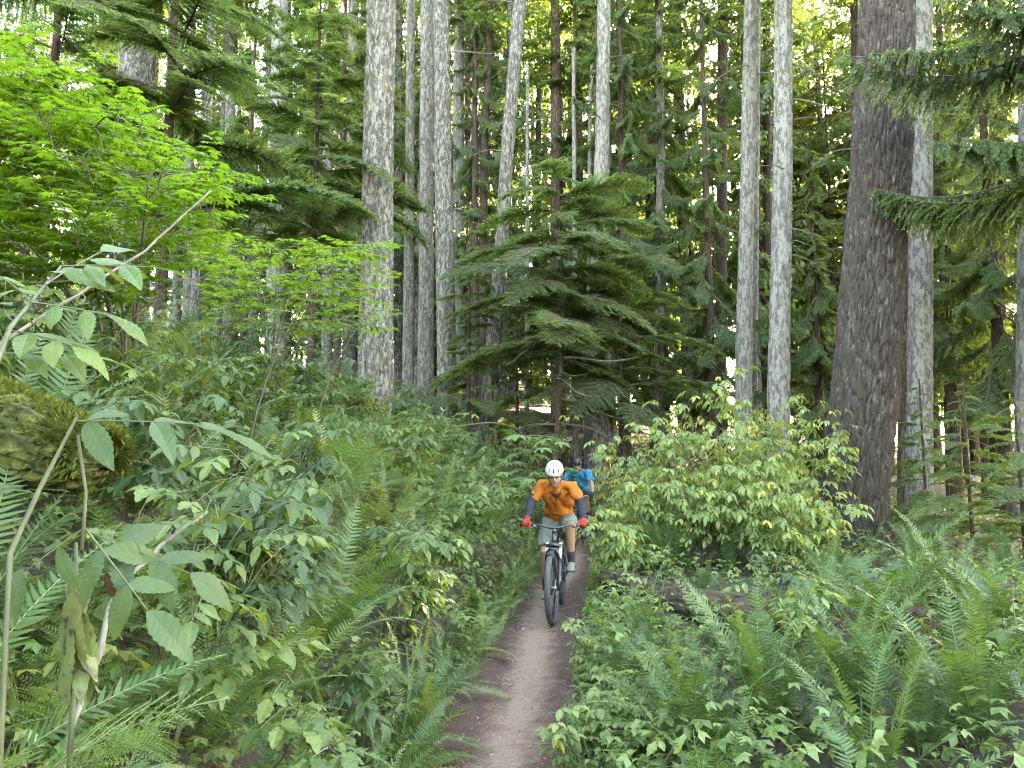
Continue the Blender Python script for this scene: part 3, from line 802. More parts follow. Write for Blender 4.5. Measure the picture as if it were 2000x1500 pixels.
big_tree('conifer_tree', 'brownish trunk squeezed between the huge trunk and the pinkish one', [(1772, 0, 26), (1772, 500, 28), (1770, 950, 31)], 17, M_bark_red, na=48, crown=CR_high[1], crown_at=14, seed=15)
big_tree('cedar_tree', 'reddish brown cedar trunk near the right edge among hanging foliage', [(1946, 200, 26), (1948, 550, 29), (1950, 860, 31)], 22, M_bark_red, na=48, crown=CR_ced[1], crown_at=8.5, seed=16, top=27, flare=.5)
big_tree('conifer_tree', 'pale trunk cut by the right picture edge', [(2004, 300, 26), (2002, 600, 28), (1998, 1000, 30)], 14, M_bark_pale, na=48, crown=CR_high[2], crown_at=13, seed=17)
big_tree('conifer_tree', 'broad furrowed grey trunk behind the bright green vine maple', [(266, 0, 58), (262, 200, 60), (258, 420, 64)], 17, M_bark_fur, na=72, nz=220, vz=6, amp=.03, crown=CR_high[1], crown_at=14, seed=18)
for k, (lab, P, Y, mt) in enumerate([
    ('pale trunk seen through twigs right of the young hemlock with mossy branches', [(641, 0, 18), (640, 600, 22)], 26, M_bark_grey),
    ('grey trunk immediately left of the thick mossy trunk', [(690, 0, 20), (686, 600, 24)], 27, M_bark_grey),
    ('pale broad trunk in the left background beside the mossy branched hemlock', [(544, 200, 34), (540, 520, 38)], 25, M_bark_pale),
    ('slim grey trunk with a twin, right of the dark hemlock trunk at upper left', [(372, 0, 15), (370, 420, 17)], 27, M_bark_grey),
    ('twin slim grey trunk farther right of the dark hemlock trunk at upper left', [(352, 0, 12), (350, 420, 14)], 30, M_bark_grey),
    ('grey trunk behind the tips of the vine maple', [(450, 60, 17), (448, 500, 20)], 28, M_bark_grey),
    ('thin trunk right of the thick mossy trunk with its foot in ferns', [(802, 0, 16), (800, 400, 18), (797, 720, 22)], 22, M_bark_grey),
    ('slim grey trunk touching the thick mossy trunk on its right', [(780, 0, 14), (778, 650, 17)], 28, M_bark_far),
    ('grey trunk just right of the fissured trunk, foot hidden by young hemlock', [(896, 0, 22), (897, 400, 24), (898, 660, 26)], 26, M_bark_grey),
    ('narrow grey trunk two places right of the fissured trunk', [(926, 60, 14), (930, 650, 17)], 29, M_bark_grey),
    ('dark narrow trunk with drooping sprays left of the leaning trunk', [(958, 0, 13), (946, 300, 15), (941, 650, 17)], 25, M_bark_ced),
    ('grey brown trunk seen behind the curved young hemlock stem', [(1086, 300, 22), (1087, 560, 25), (1090, 750, 28)], 26, M_bark_red),
    ('thin pale dead stem left of the curved hemlock stem', [(1030, 420, 7), (1029, 740, 9)], 22, M_bark_pale),
    ('thin pale stem just right of the curved hemlock stem', [(1122, 420, 8), (1124, 780, 10)], 21, M_bark_pale),
    ('second thin pale stem next to the dark flared cedar', [(1150, 520, 8), (1146, 800, 10)], 22, M_bark_pale),
    ('reddish brown trunk right of the dark flared cedar', [(1216, 560, 17), (1218, 860, 20)], 24, M_bark_red),
    ('grey trunk touching the dark flared cedar on its right', [(1190, 560, 15), (1192, 850, 18)], 25, M_bark_grey),
    ('mottled grey trunk standing alone above the left end of the salmonberry', [(1290, 560, 20), (1288, 840, 24)], 23, M_bark_grey),
    ('dark trunk behind cedar sprays right of centre', [(1412, 0, 19), (1408, 700, 22)], 25, M_bark_ced),
    ('slim dark trunk between the two pale trunks', [(1498, 100, 15), (1500, 700, 18)], 27, M_bark_ced),
    ('brown trunk in the right background right of the pinkish trunk', [(1842, 300, 12), (1856, 900, 18)], 22, M_bark_red),
    ('dark narrow trunk left of the reddish cedar near the right edge', [(1926, 400, 10), (1923, 900, 13)], 22, M_bark_ced),
    ('brown trunk showing along the left flank of the huge trunk', [(1668, 40, 14), (1672, 500, 16)], 20, M_bark_red)]):
    thin = P[-1][2] < 11
    big_tree('dead_tree' if thin else 'conifer_tree', lab, P, Y, mt, na=30, nz=130, crown=None if thin else (CR_high + CR_hem)[k % 6], crown_at=11 if thin else (16 if k % 6 < 3 else 13), seed=30 + k, dead=0 if thin else 2, dead_z=(5, 12), top=14 if thin else 28 + k % 4, flare=.3)

def branched(name, label, x, y, H, r0, brs, n, z0, L0, seed, bark=None, down=0.0, curve=0.0, az_bias=None, bare=None, group=None, cat='tree', shape=.6, dset=BR_dead, ztop=None):
    """a young conifer whose branches are separate parts"""
    r = np.random.default_rng(seed); zb = hz(x, y) - .08
    t = thing(name, label, cat, (x, y, zb), group)
    zs = np.linspace(0, H, 12); xs = curve * np.sin(zs / H * 2.4) * H * .1
    me, prof = bark_trunk(np.stack([xs, 0 * xs], 1), zs, np.linspace(r0, .012, 12), 20, 120, 14, 5, r0 * .06, bark or M_bark_ced, seed, .3)
    obj('trunk', me, t)
    for k in range(n):
        u = (k + r.uniform(0, 1)) / n
        z = z0 + ((ztop or H * .985) - z0) * u
        L = L0 * max(.12, (1 - (z - z0) / (H - z0 + .01))) ** shape * r.uniform(.5, 1.12)
        az = k * 2.399 + r.uniform(-.5, .5)
        if az_bias is not None: az = az_bias[0] + r.uniform(-1, 1) * az_bias[1]
        d = np.array([math.cos(az), math.sin(az), r.uniform(-.30, .16) - down])
        p = np.array([np.interp(z, zs, xs), 0, z]) + norm(d) * np.interp(z, zs, np.linspace(r0, .012, 12)) * .6
        up = np.array([r.uniform(-.45, .45), r.uniform(-.45, .45), 1])
        bs = brs
        if brs is BR_hem and L > 1.0: bs = BR_hemX if L * 14 > y * 1.9 else BR_hemF
        if brs is BR_ced and L > 1.0: bs = BR_cedX if L * 14 > y * 1.9 else BR_cedF
        obj('branch', bs[r.integers(len(bs))], t, m4(frames(d, up)[0], p, L))
    for k in range(bare or 0):
        z = r.uniform(z0 * .35, z0 * 1.3); az = r.uniform(0, 6.28)
        d = np.array([math.cos(az), math.sin(az), r.uniform(-.3, .2)])
        obj('dead_branch', dset[r.integers(len(dset))], t, m4(frames(d)[0], (np.interp(z, zs, xs), 0, z), L0 * r.uniform(.3, .75)))
    return t
def at_px(px, Y): return (px - 1000) / FPX * Y
# conifers with foliage in the picture: label, px, Y, height, radius, branch set, count, first branch, branch length ...
branched('hemlock_tree', 'dark hemlock trunk with long wispy branches at upper left', at_px(301, 13), 13, 15, .115, BR_hem, 60, 2.6, 3.5, 1, bare=14)
branched('hemlock_tree', 'young hemlock with mossy lower branches left of the thick mossy trunk', at_px(603, 14.5), 14.5, 9.5, .085, BR_hem, 60, 3.2, 2.4, 2, bare=14, dset=BR_moss)
branched('hemlock_tree', 'bright hemlock foliage high between the mossy branched hemlock and the thick trunk', at_px(655, 20), 20, 17, .11, BR_hem, 52, 5, 2.8, 3, bare=6)
branched('hemlock_tree', 'dense young hemlock with a curved dark stem above the leading rider', at_px(1076, 18), 18, 8.4, .09, BR_hem, 38, 3.5, 3.0, 4, curve=.35, bare=16, shape=.16)
branched('hemlock_tree', 'young hemlock spreading flat sprays right of the curved stemmed one', at_px(1225, 19.5), 19.5, 7.8, .08, BR_hem, 30, 2.8, 2.8, 47, curve=-.2, bare=8, shape=.18)
branched('hemlock_tree', 'low young hemlock against the fissured trunk', at_px(915, 19), 19, 6.5, .06, BR_hem, 46, .9, 1.6, 5, bare=3)
branched('hemlock_tree', 'small hemlock hiding the foot of the leaning trunk', at_px(1010, 21), 21, 6.0, .06, BR_hem, 42, .8, 1.6, 6)
for k, (lab, px, Y, H, n, z0, L) in enumerate([
    ('tall cedar with hanging sprays right of the moss hung trunk', 1222, 21.5, 21, 66, 3.2, 2.4),
    ('cedar with hanging sprays in the middle of the dark cedar stand', 1300, 23, 22, 64, 3.6, 2.5),
    ('cedar with hanging sprays directly left of the slim pale trunk', 1392, 22, 22, 64, 3.0, 2.4),
    ('cedar foliage filling the gap left of the huge dark trunk', 1602, 22, 11.5, 70, 1.5, 2.4),
    ('dark cedar foliage rising behind the dense young hemlock', 1130, 26, 22, 56, 5.5, 2.4),
    ('shaggy cedar foliage between the fissured trunk and the leaning trunk', 925, 25, 22, 54, 5, 2.0),
    ('cedar foliage beside the pinkish trunk on its right', 1862, 19, 18, 64, 3.4, 2.5),
    ('cedar foliage at the right edge behind the overhanging boughs', 1960, 17, 16, 60, 2.8, 2.6)]):
    branched('cedar_tree', lab, at_px(px, Y), Y, H, .17, BR_ced if k not in (4,) else BR_hem, n, z0, L, 20 + k, down=.12, bare=4, shape=.5)
branched('cedar_tree', 'overhanging cedar with dark boughs reaching in at upper right', 9.2, 9.8, 14, .22, BR_ced, 17, 6.2, 4.2, 40, down=.10, az_bias=(math.pi, .8), shape=.2, ztop=9.8)
branched('hemlock_tree', 'feathery hemlock sapling right of the huge trunk base', at_px(1885, 11), 11, 2.6, .03, BR_hem, 34, .3, 1.05, 41, group=None)
branched('hemlock_tree', 'hemlock sapling at the right edge above the fern fronds', at_px(1985, 9.5), 9.5, 2.3, .028, BR_hem, 34, .3, 1.0, 42)
branched('hemlock_tree', 'hemlock sapling in front of the pinkish trunk', at_px(1800, 13), 13, 2.9, .03, BR_hem, 32, .4, 1.0, 43)
branched('hemlock_tree', 'hemlock foliage filling the far left top corner', at_px(60, 12), 12, 13, .10, BR_hem, 38, 4.0, 2.6, 44, bare=5)
branched('hemlock_tree', 'hemlock thicket between the vine maple and the mossy branched hemlock', at_px(470, 19), 19, 13, .09, BR_hem, 48, 2.0, 2.4, 45, bare=8)
for k, (px, Y, lab) in enumerate([(1640, 30, 'sunlit yellow green conifer glowing left of the huge trunk top'), (1585, 34, 'sunlit yellow green conifer between the broad pale trunk and the huge trunk'),
                                  (1880, 30, 'golden conifer glowing through the boughs at right'), (1700, 36, 'golden conifer hidden mostly behind the huge trunk'), (780, 44, 'pale sunlit conifer glimpsed right of the thick mossy trunk')]):
    branched('conifer_tree', lab, at_px(px, Y), Y, 20, .16, BR_gold, 84, 2.5, 3.2, 50 + k, M_bark_red, shape=.5)

# the trees of the stand behind, shared trunks and crowns
FT = []
for s in range(3):
    H = 28; zs = np.linspace(0, H, 10)
    me, _ = bark_trunk(np.stack([.25 * np.sin(zs * .12 + s), .2 * np.sin(zs * .1 + 2 * s)], 1), zs, np.linspace(.24, .03, 10), 18, 60, 18, 3, .01, [M_bark_far, M_bark_far, M_bark_red][s], 90 + s, .3)
    FT.append(me)
r = np.random.default_rng(5)
ZONES = [('conifer_tree', 'slim grey trunk in the crowded stand behind the left fern bank', 'grey trunks crowded behind the left bank', -1.0, -.22, 74),
         ('conifer_tree', 'grey trunk in the stand behind the centre of the picture', 'trunks of the stand behind the centre', -.22, .16, 56),
         ('cedar_tree', 'dark cedar deep in the stand behind the salmonberry', 'cedars deep behind the salmonberry', .16, .5, 36),
         ('conifer_tree', 'far conifer in the sunlit stand at the right', 'far conifers of the sunlit right stand', .5, 1.0, 32)]
placed = []
for zi, (nm, lab, grp, a, b, n) in enumerate(ZONES):
    c = tries = 0
    while c < n and tries < 4000:
        tries += 1
        Y = r.uniform(26, 40) if c < n * .35 else r.uniform(36, 92); q = r.uniform(a, b)
        if zi == 0 and q < -.9 and Y > 75: continue
        x = q * .72 * Y
        if any(math.hypot(x - u, Y - v) < (1.2 + Y * .014) for u, v in placed): continue
        placed.append((x, Y)); c += 1
        z = hz(x, Y) - .15; s = r.uniform(.9, 1.35)
        t = thing(nm, lab, 'tree', (x, Y, z), grp)
        w = r.uniform(.75, 1.15)
        k = 0 if zi < 2 and r.random() < .8 else r.integers(3)
        obj('trunk', FT[r.integers(2) if zi < 2 else r.integers(3)], t, Matrix.Rotation(r.uniform(-.012, .012), 4, 'X') @ Matrix.Rotation(r.uniform(-.012, .012), 4, 'Y') @ Matrix.Diagonal((w, w, s, 1)))
        rot = Matrix.Rotation(r.uniform(0, 6.28), 4, 'Z')
        kind = r.random()
        if zi < 2:
            cm, at, sc = (CR_high[r.integers(3)], 28 * s * .52, s * .98) if kind < (.5 if Y < 45 else .2) else ((CR_hem[r.integers(3)], 28 * s * .10, s * 1.2) if kind < .7 else (CR_ced[r.integers(3)], 28 * s * .08, s * 1.25))
        elif zi == 2:
            cm, at, sc = (CR_ced[r.integers(3)], 28 * s * .16, s * 1.2) if kind < .7 else (CR_hem[r.integers(3)], 28 * s * .3, s)
        else:
            cm, at, sc = (CR_gold[r.integers(2)], 28 * s * .12, s * 1.3) if kind < .45 else ((CR_ced[r.integers(3)], 28 * s * .14, s * 1.25) if kind < .8 else (CR_hem[r.integers(3)], 28 * s * .3, s))
        obj('crown', cm, t, Matrix.Translation((0, 0, at)) @ rot @ Matrix.Scale(sc, 4))
# understory far back: one mass of young growth nobody could count
g = Geo(); n = 750
Y = 28 + 70 * r.uniform(0, 1, n) ** .7; X = r.uniform(-.8, .8, n) * Y
d = sdist(X, Y); ok = np.abs(d) > 1.2; X, Y = X[ok], Y[ok]; Zg = height(X, Y)
for tpl in T_wisp:
    for rep in range(2):
        k = r.random(len(X)) < .6
        az = r.uniform(0, 6.28, k.sum())
        D = np.stack([np.cos(az), np.sin(az), r.uniform(-.35, .4, k.sum())], 1)
        merge(g, tpl, frames(D) * (r.uniform(.8, 1.7, k.sum()) * np.clip(Y[k] / 45, .7, 1.6))[:, None, None], np.stack([X[k], Y[k], Zg[k] + r.uniform(.1, 1.8, k.sum()) + r.random(k.sum()) ** 1.5 * np.clip((Y[k] - 34) * .28, 0, 9)], 1), mat=0, tint=r.random(k.sum()))
obj('far_undergrowth', g.mesh('far_undergrowth', [M_hem]), kind='stuff')

# unseen trees added where the stand goes on at right; their crowns shade the trail
r = np.random.default_rng(8)
for k in range(22):
    y = r.uniform(6, 30); x = .74 * y + 2.5 + r.uniform(0, 12)
    t = thing('conifer_tree', 'unseen conifer added beyond the right edge of the picture to shade the trail', 'tree', (x, y, hz(x, y) - .1), 'unseen conifers added beyond the right edge')
    obj('trunk', FT[k % 3], t)
    obj('crown', (CR_ced + CR_hem)[k % 6], t, Matrix.Translation((0, 0, 4.5)) @ Matrix.Rotation(r.uniform(0, 6), 4, 'Z') @ Matrix.Scale(1.25, 4))

# unseen trees added behind and left of the viewer, so light comes from above
r = np.random.default_rng(18)
for k in range(34):
    if k < 24: x, y = r.uniform(-24, 24), r.uniform(-22, -3.5)
    else: y = r.uniform(-2, 22); x = -(.74 * max(y, 0) + 4 + r.uniform(0, 9))
    t = thing('conifer_tree', 'unseen conifer added behind or left of the viewer to block low light', 'tree', (x, y, hz(x, y) - .1), 'unseen conifers added around the viewer')
    obj('trunk', FT[k % 3], t)
    obj('crown', (CR_ced + CR_hem)[k % 6], t, Matrix.Translation((0, 0, 2.0)) @ Matrix.Rotation(r.uniform(0, 6), 4, 'Z') @ Matrix.Scale(1.25, 4))
# ------------------------------------------------------------------ undergrowth
def fern(label, x, y, size, fronds, n, seed, tilt=(0, 0), group=None, dead=2, name='sword_fern', z=None, up=1.0):
    r = np.random.default_rng(seed)
    zb = hz(x, y) - .02 if z is None else z
    t = thing(name, label, 'fern', (x, y, zb), group, (tilt[0], tilt[1], 0))
    a0 = r.uniform(0, 6.28)
    for k in range(n):
        az = a0 + k * 2.399 + r.uniform(-.3, .3)
        s = size * r.uniform(.72, 1.08)
        M = Matrix.Rotation(az, 4, 'Z') @ Matrix.Translation((.03, 0, 0)) @ Matrix.Rotation(r.uniform(-.22, .22), 4, 'X') @ Matrix.Rotation(r.uniform(-.12, .15), 4, 'Y') @ Matrix.Rotation(r.uniform(-.5, .5), 4, 'Z') @ Matrix.Diagonal((s, s * r.uniform(.9, 1.15), s * up, 1))
        obj('frond', fronds[int(r.integers(len(fronds)))], t, M)
    for k in range(dead):
        az = r.uniform(0, 6.28); s = size * r.uniform(.5, .75)
        obj('dead_frond', FR_dead[int(r.integers(3))], t, Matrix.Rotation(az, 4, 'Z') @ Matrix.Scale(s, 4))
    return t

def shrub(name, label, x, y, H, spread, nst, leaves, nleaf, ls, seed, cat='shrub', group=None, stem=None, az=None, lo=.35, droop=.15, odd=None, pod=.12, twl=.28, z=None, rad=.007, fork=3):
    r = np.random.default_rng(seed); zb = hz(x, y) - .03 if z is None else z
    t = thing(name, label, cat, (x, y, zb), group)
    slots = []
    for s in range(nst):
        a = (az if az is not None else r.uniform(0, 6.28)) + (r.uniform(-.7, .7) if az is not None else 0)
        h = H * r.uniform(.72, 1.05); sp = spread * r.uniform(.4, 1.1)
        u = np.linspace(0, 1, 9)
        wob = r.uniform(0, 6)
        P = np.stack([np.cos(a) * sp * u ** 1.5 + .03 * h * np.sin(u * 7 + wob) * u, np.sin(a) * sp * u ** 1.5 + .03 * h * np.cos(u * 6 + wob) * u, h * (u - .12 * u ** 3)], 1) + np.array([r.uniform(-.06, .06), r.uniform(-.06, .06), 0])
        g = Geo(); tube(g, P, np.linspace(rad, rad * .3, 9), 5)
        per = max(2, nleaf // nst)
        nt_ = max(1, per // fork)
        for q in range(nt_):
            v = lo + (1 - lo) * (q + r.uniform(.2, 1)) / nt_; v = min(v, 1)
            p = np.array([np.interp(v, u, P[:, i]) for i in range(3)])
            b = a + q * 2.4 + r.uniform(-.5, .5); L = twl * H * .6 * r.uniform(.5, 1.1) * (1.15 - .5 * v)
            e = p + np.array([math.cos(b), math.sin(b), r.uniform(.05, .6)]) * L
            mid = (p + e) / 2 + np.array([0, 0, .03])
            tube(g, np.stack([p, mid, e]), [rad * .45, rad * .35, rad * .2], 4, cap=False)
            for f in range(fork):
                w = 1 - f * .33; pp = p + (e - p) * w if w > .5 else mid + (p - mid) * .3
                c = b + (f % 2 * 2 - 1) * R(55) * (f > 0) + r.uniform(-.4, .4)
                slots.append((pp, np.array([math.cos(c), math.sin(c), r.uniform(-.35, .3) - droop])))
        obj('stem', g.mesh('stem', stem or M_stem, True), t)
    r.shuffle(slots) if False else None
    for p, d in slots[:300]:
        up = np.array([r.uniform(-.3, .3), r.uniform(-.3, .3), 1])
        ms = odd if (odd is not None and r.random() < pod) else leaves
        obj('leaf', ms[int(r.integers(len(ms)))], t, m4(frames(d, up)[0], p, ls * r.uniform(.75, 1.15)))
    return t

r = np.random.default_rng(77)
LOG_A, LOG_B = hit(1190, 1160), hit(1505, 1262)
def near_log(x, y, w=.42):
    x = np.asarray(x, float); y = np.asarray(y, float)
    ax_, ay_ = LOG_A[0], LOG_A[1] - .12; bx_, by_ = LOG_B[0], LOG_B[1] - .12
    u = np.clip(((x - ax_) * (bx_ - ax_) + (y - ay_) * (by_ - ay_)) / ((bx_ - ax_) ** 2 + (by_ - ay_) ** 2), 0, 1)
    return np.hypot(x - ax_ - u * (bx_ - ax_), y - ay_ - u * (by_ - ay_)) < w
# --- ferns one can point to
def pf(px, py): p = hit(px, py); return p[0], p[1]
for k, (lab, px, py, s, fr, n) in enumerate([
    ('tall upright sword fern between the trail and the decayed log', 1300, 1125, 1.05, FR_sword[:2] + [FR_sword[5]], 17),
    ('upright sword fern right behind the decayed log', 1420, 1118, .95, FR_sword[:3] + [FR_sword[5]], 15),
    ('sword fern with pale raised fronds at the foot of the huge trunk', 1735, 1275, 1.2, FR_sword[:4], 16),
    ('large sword fern in the right foreground with near vertical fronds', 1500, 1440, .98, FR_sword[:4] + [FR_sword[5]], 16),
    ('sword fern filling the lower right corner', 1905, 1475, 1.05, FR_sword[:5], 15),
    ('sword fern arching over the grass right of the trail in the foreground', 1345, 1490, .85, FR_sword[2:6], 13),
    ('sword fern right of the large foreground fern', 1680, 1430, .95, FR_sword[:5], 14),
    ('sword fern under the hemlock sapling at right', 1860, 1215, 1.05, FR_sword[:4], 14),
    ('sword fern below the pinkish trunk', 1800, 1120, 1.0, FR_sword[:4], 12),
    ('sword fern at the right edge beside the hemlock sapling', 1985, 1260, 1.1, FR_sword[:5], 13),
    ('sword fern beside the decayed log, its right end', 1560, 1270, .9, FR_sword[:4], 13)]):
    x, y = pf(px, py)
    fern(lab, x, y, s, fr, n, 100 + k, (r.uniform(-.1, .1), r.uniform(-.1, .1)), 'sword ferns right of the trail')
for k, (lab, px, py, s, fr, n, nm) in enumerate([
    ('lady fern under the elder leaves at lower left', 250, 1500, .80, FR_lady, 7, 'lady_fern'),
    ('lady fern in the lower left corner', 60, 1480, .75, FR_lady, 7, 'lady_fern'),
    ('lady fern behind the hanging wilted leaves', 120, 1330, .7, FR_lady, 7, 'lady_fern'),
    ('lady fern low on the bank left of the trail foreground', 640, 1480, .6, FR_lady, 7, 'lady_fern'),
    ('yellowish fern clump on the bank below the thick mossy trunk', 760, 800, 1.1, FR_swordyel, 13, 'sword_fern'),
    ('yellowing fern standing upright in the middle of the bank', 800, 890, 1.05, FR_swordyel[:3], 13, 'sword_fern'),
    ('yellow green fern right of the yellowing upright fern', 890, 840, 1.0, FR_swordyel, 12, 'sword_fern'),
    ('yellow green fern halfway up the bank under the tall elder stems', 560, 780, 1.0, FR_swordyel, 12, 'sword_fern'),
    ('yellow green fern behind the mossy log', 330, 700, 1.0, FR_swordyel, 12, 'sword_fern'),
    ('dark sword fern above the mossy log at the left edge', 90, 760, 1.0, FR_sword[:4], 12, 'sword_fern'),
    ('sword fern with shiny pinnae in front of the mossy log', 200, 985, .8, FR_sword[2:6], 11, 'sword_fern'),
    ('lady fern left of the leading rider', 830, 1040, .8, FR_lady, 9, 'lady_fern')]):
    x, y = pf(px, py)
    fern(lab, x, y, s, fr, n, 140 + k, (r.uniform(-.05, .05), .22), 'ferns on the left bank', name=nm)
# --- ferns that clothe the left bank
pts = []
def scatter(n, dr, yr, sep, seed, avoid=True):
    q = np.random.default_rng(seed); out = []; tries = 0
    while len(out) < n and tries < 20000:
        tries += 1
        y = yr[0] + (yr[1] - yr[0]) * q.random() ** 1.35; d = q.uniform(*dr); x = float(trail_x(y)) - d
        if y > 17: x = q.uniform(-6.5, 1.8)
        if abs(x) > .74 * y + 1.2: continue
        if avoid and any(math.hypot(x - a, y - b) < sep * (1 + y * .03) for a, b in pts): continue
        pts.append((x, y)); out.append((x, y))
    return out
for k, (x, y) in enumerate(scatter(46, (.52, .72), (1.6, 16), .34, 1)):
    fern('sword fern combed down over the left edge of the trail', x, y, r.uniform(.5, .75), FR_sword[3:8] + FR_sword[9:] + FR_swordyel[3:7], 12, 200 + k, (r.uniform(-.15, .15), .55), 'sword ferns overhanging the left trail edge', dead=1)
for k, (x, y) in enumerate(scatter(165, (.8, 6.0), (1.3, 15), .48, 2)):
    yel = r.random() < (.2 if y < 5 else .6)
    lady = r.random() < .2
    lab, fr, nm, grp = (('lady fern in the mass of green on the left bank', FR_lady, 'lady_fern', 'lady ferns massed on the left bank') if lady else
                        ('yellow green fern in the mass on the upper left bank', FR_swordyel, 'sword_fern', 'yellow green ferns massed on the left bank') if yel else
                        ('dark green sword fern in the mass on the left bank', FR_sword, 'sword_fern', 'dark sword ferns massed on the left bank'))
    fern(lab, x, y, r.uniform(.8, 1.2), fr, 13 if not lady else 8, 300 + k, (r.uniform(-.15, .15), r.uniform(.1, .4)), grp, name=nm)
for k, (x, y) in enumerate(scatter(46, (1, 8), (15, 24), .8, 3)):
    yel = r.random() < .4
    fern('small distant fern below the trunks behind the bank', x, y, r.uniform(.8, 1.1), FR_swordyel if yel else FR_sword, 10, 500 + k, (0, .2), 'distant ferns below the trunks')
rp = []
for k in range(44):
    for _ in range(60):
        y = r.uniform(2.2, 16); x = float(trail_x(y)) + r.uniform(1.0, 6.5)
        if x < .74 * y + .6 and not near_log(x, y, .8) and all(math.hypot(x - a, y - b) > .8 for a, b in rp): break
    rp.append((x, y))
    fern('dark sword fern among the low plants right of the trail', x, y, r.uniform(.55, .9), FR_sword, 10, 600 + k, (r.uniform(-.15, .15), r.uniform(-.15, .15)), 'sword ferns in the low plants right of the trail')

for k in range(16):
    for _ in range(60):
        y = r.uniform(1.9, 6.5); x = float(trail_x(y)) + r.uniform(.75, 3.6)
        if x < .74 * y + .3 and not near_log(x, y, .9) and all(math.hypot(x - a, y - b) > .5 for a, b in rp): break
    rp.append((x, y))
    fern('broad dark sword fern in the right foreground', x, y, r.uniform(.6, .85), FR_sword, 12, 660 + k, (r.uniform(-.15, .15), r.uniform(-.15, .15)), 'sword ferns in the right foreground')
# the pale lady fern frond that arches into the lower left of the picture
x, y = -1.36, 1.85
t = thing('lady_fern', 'finely cut pale lady fern arching right in the lower left foreground', 'fern', (x, y, hz(x, y) + .12), 'ferns on the left bank')
for k, (az, sc, rx) in enumerate([(-.05, .95, .25), (-.55, .7, .1), (2.6, .6, .1), (.5, .7, .2)]):
    obj('frond', FR_lady[(1, 0, 3, 1)[k]], t, Matrix.Rotation(az, 4, 'Z') @ Matrix.Rotation(rx, 4, 'X') @ Matrix.Scale(sc, 4))
# --- leafy shrubs
PAT = dict(cat='shrub')
for k, (lab, px, py, H, sp, ns, lf, nl, ls, odd) in enumerate([
    ('elder with broad blue green leaves in the left foreground', 390, 1240, .72, .40, 5, LF_elder, 40, .95, LF_yel),
    ('elder with drooping leaflets right of the wilted leaves', 520, 1210, .62, .32, 4, LF_elder, 38, .95, LF_brown),
    ('elder sprig beside the trail side ferns in the left foreground', 660, 1420, .6, .3, 3, LF_elder, 24, .95, None),
    ('elder with large leaves below the mossy log', 400, 1080, .85, .45, 5, LF_elder, 44, 1.05, None),
    ('broad leaved shrub in the middle of the left bank', 560, 1060, 1.05, .45, 5, LF_elder, 50, 1.15, None),
    ('thimbleberry with large lobed leaves at the left edge', 60, 1290, .5, .25, 3, [m for m in LF_thimble], 12, .105, None),
    ('thimbleberry with pale lobed leaves halfway to the riders', 850, 1290, .62, .35, 4, LF_thimble, 18, .10, LF_thimblelt),
    ('leafy shrub left of the leading rider', 930, 1040, .95, .4, 5, LF_bush, 60, 1.0, None),
    ('leafy shrub close to the left elbow of the leading rider', 985, 1010, .9, .35, 5, LF_bush, 50, .95, None),
    ('leafy shrub behind the leading rider on the bank', 960, 930, 1.0, .4, 5, LF_bush, 60, 1.0, LF_threelt),
    ('leafy shrub high on the bank right of the upright yellowing fern', 870, 930, .95, .4, 5, LF_bush, 50, 1.0, None),
    ('leafy shrub in the centre of the left bank', 720, 950, .9, .4, 4, LF_bush, 45, 1.0, None),
    ('leafy shrub low on the bank above the drooping trail edge ferns', 830, 1160, .75, .35, 4, LF_bush, 40, .95, LF_threelt),
    ('broad leaved shrub below the tall elder stems', 650, 900, .9, .4, 4, LF_elder, 32, .95, None)]):
    x, y = pf(px, py)
    shrub('elder_shrub' if lf is LF_elder else 'thimbleberry' if lf in (LF_thimble,) or 'thimble' in lab else 'leafy_shrub', lab, x, y, H, sp, ns, lf, nl, ls, 700 + k, odd=odd, az=-.3, group='leafy shrubs on the left bank')
for k, (x, y) in enumerate(scatter(58, (.6, 5), (2.8, 14), .28, 6)):
    th = r.random()
    lf, nm, lab = (LF_bush, 'leafy_shrub', 'leafy green shrub between the ferns of the left bank') if th < .6 else (LF_three, 'bramble', 'bramble with leaves in threes between the ferns of the left bank') if th < .85 else (LF_elder, 'elder_shrub', 'blue green elder shoot between the ferns of the left bank')
    shrub(nm, lab, x, y, r.uniform(.65, 1.55), .5, 5, lf, 56, r.uniform(.9, 1.25), 740 + k, az=-.3, group=nm.replace('_', ' ') + ' plants between the left bank ferns')
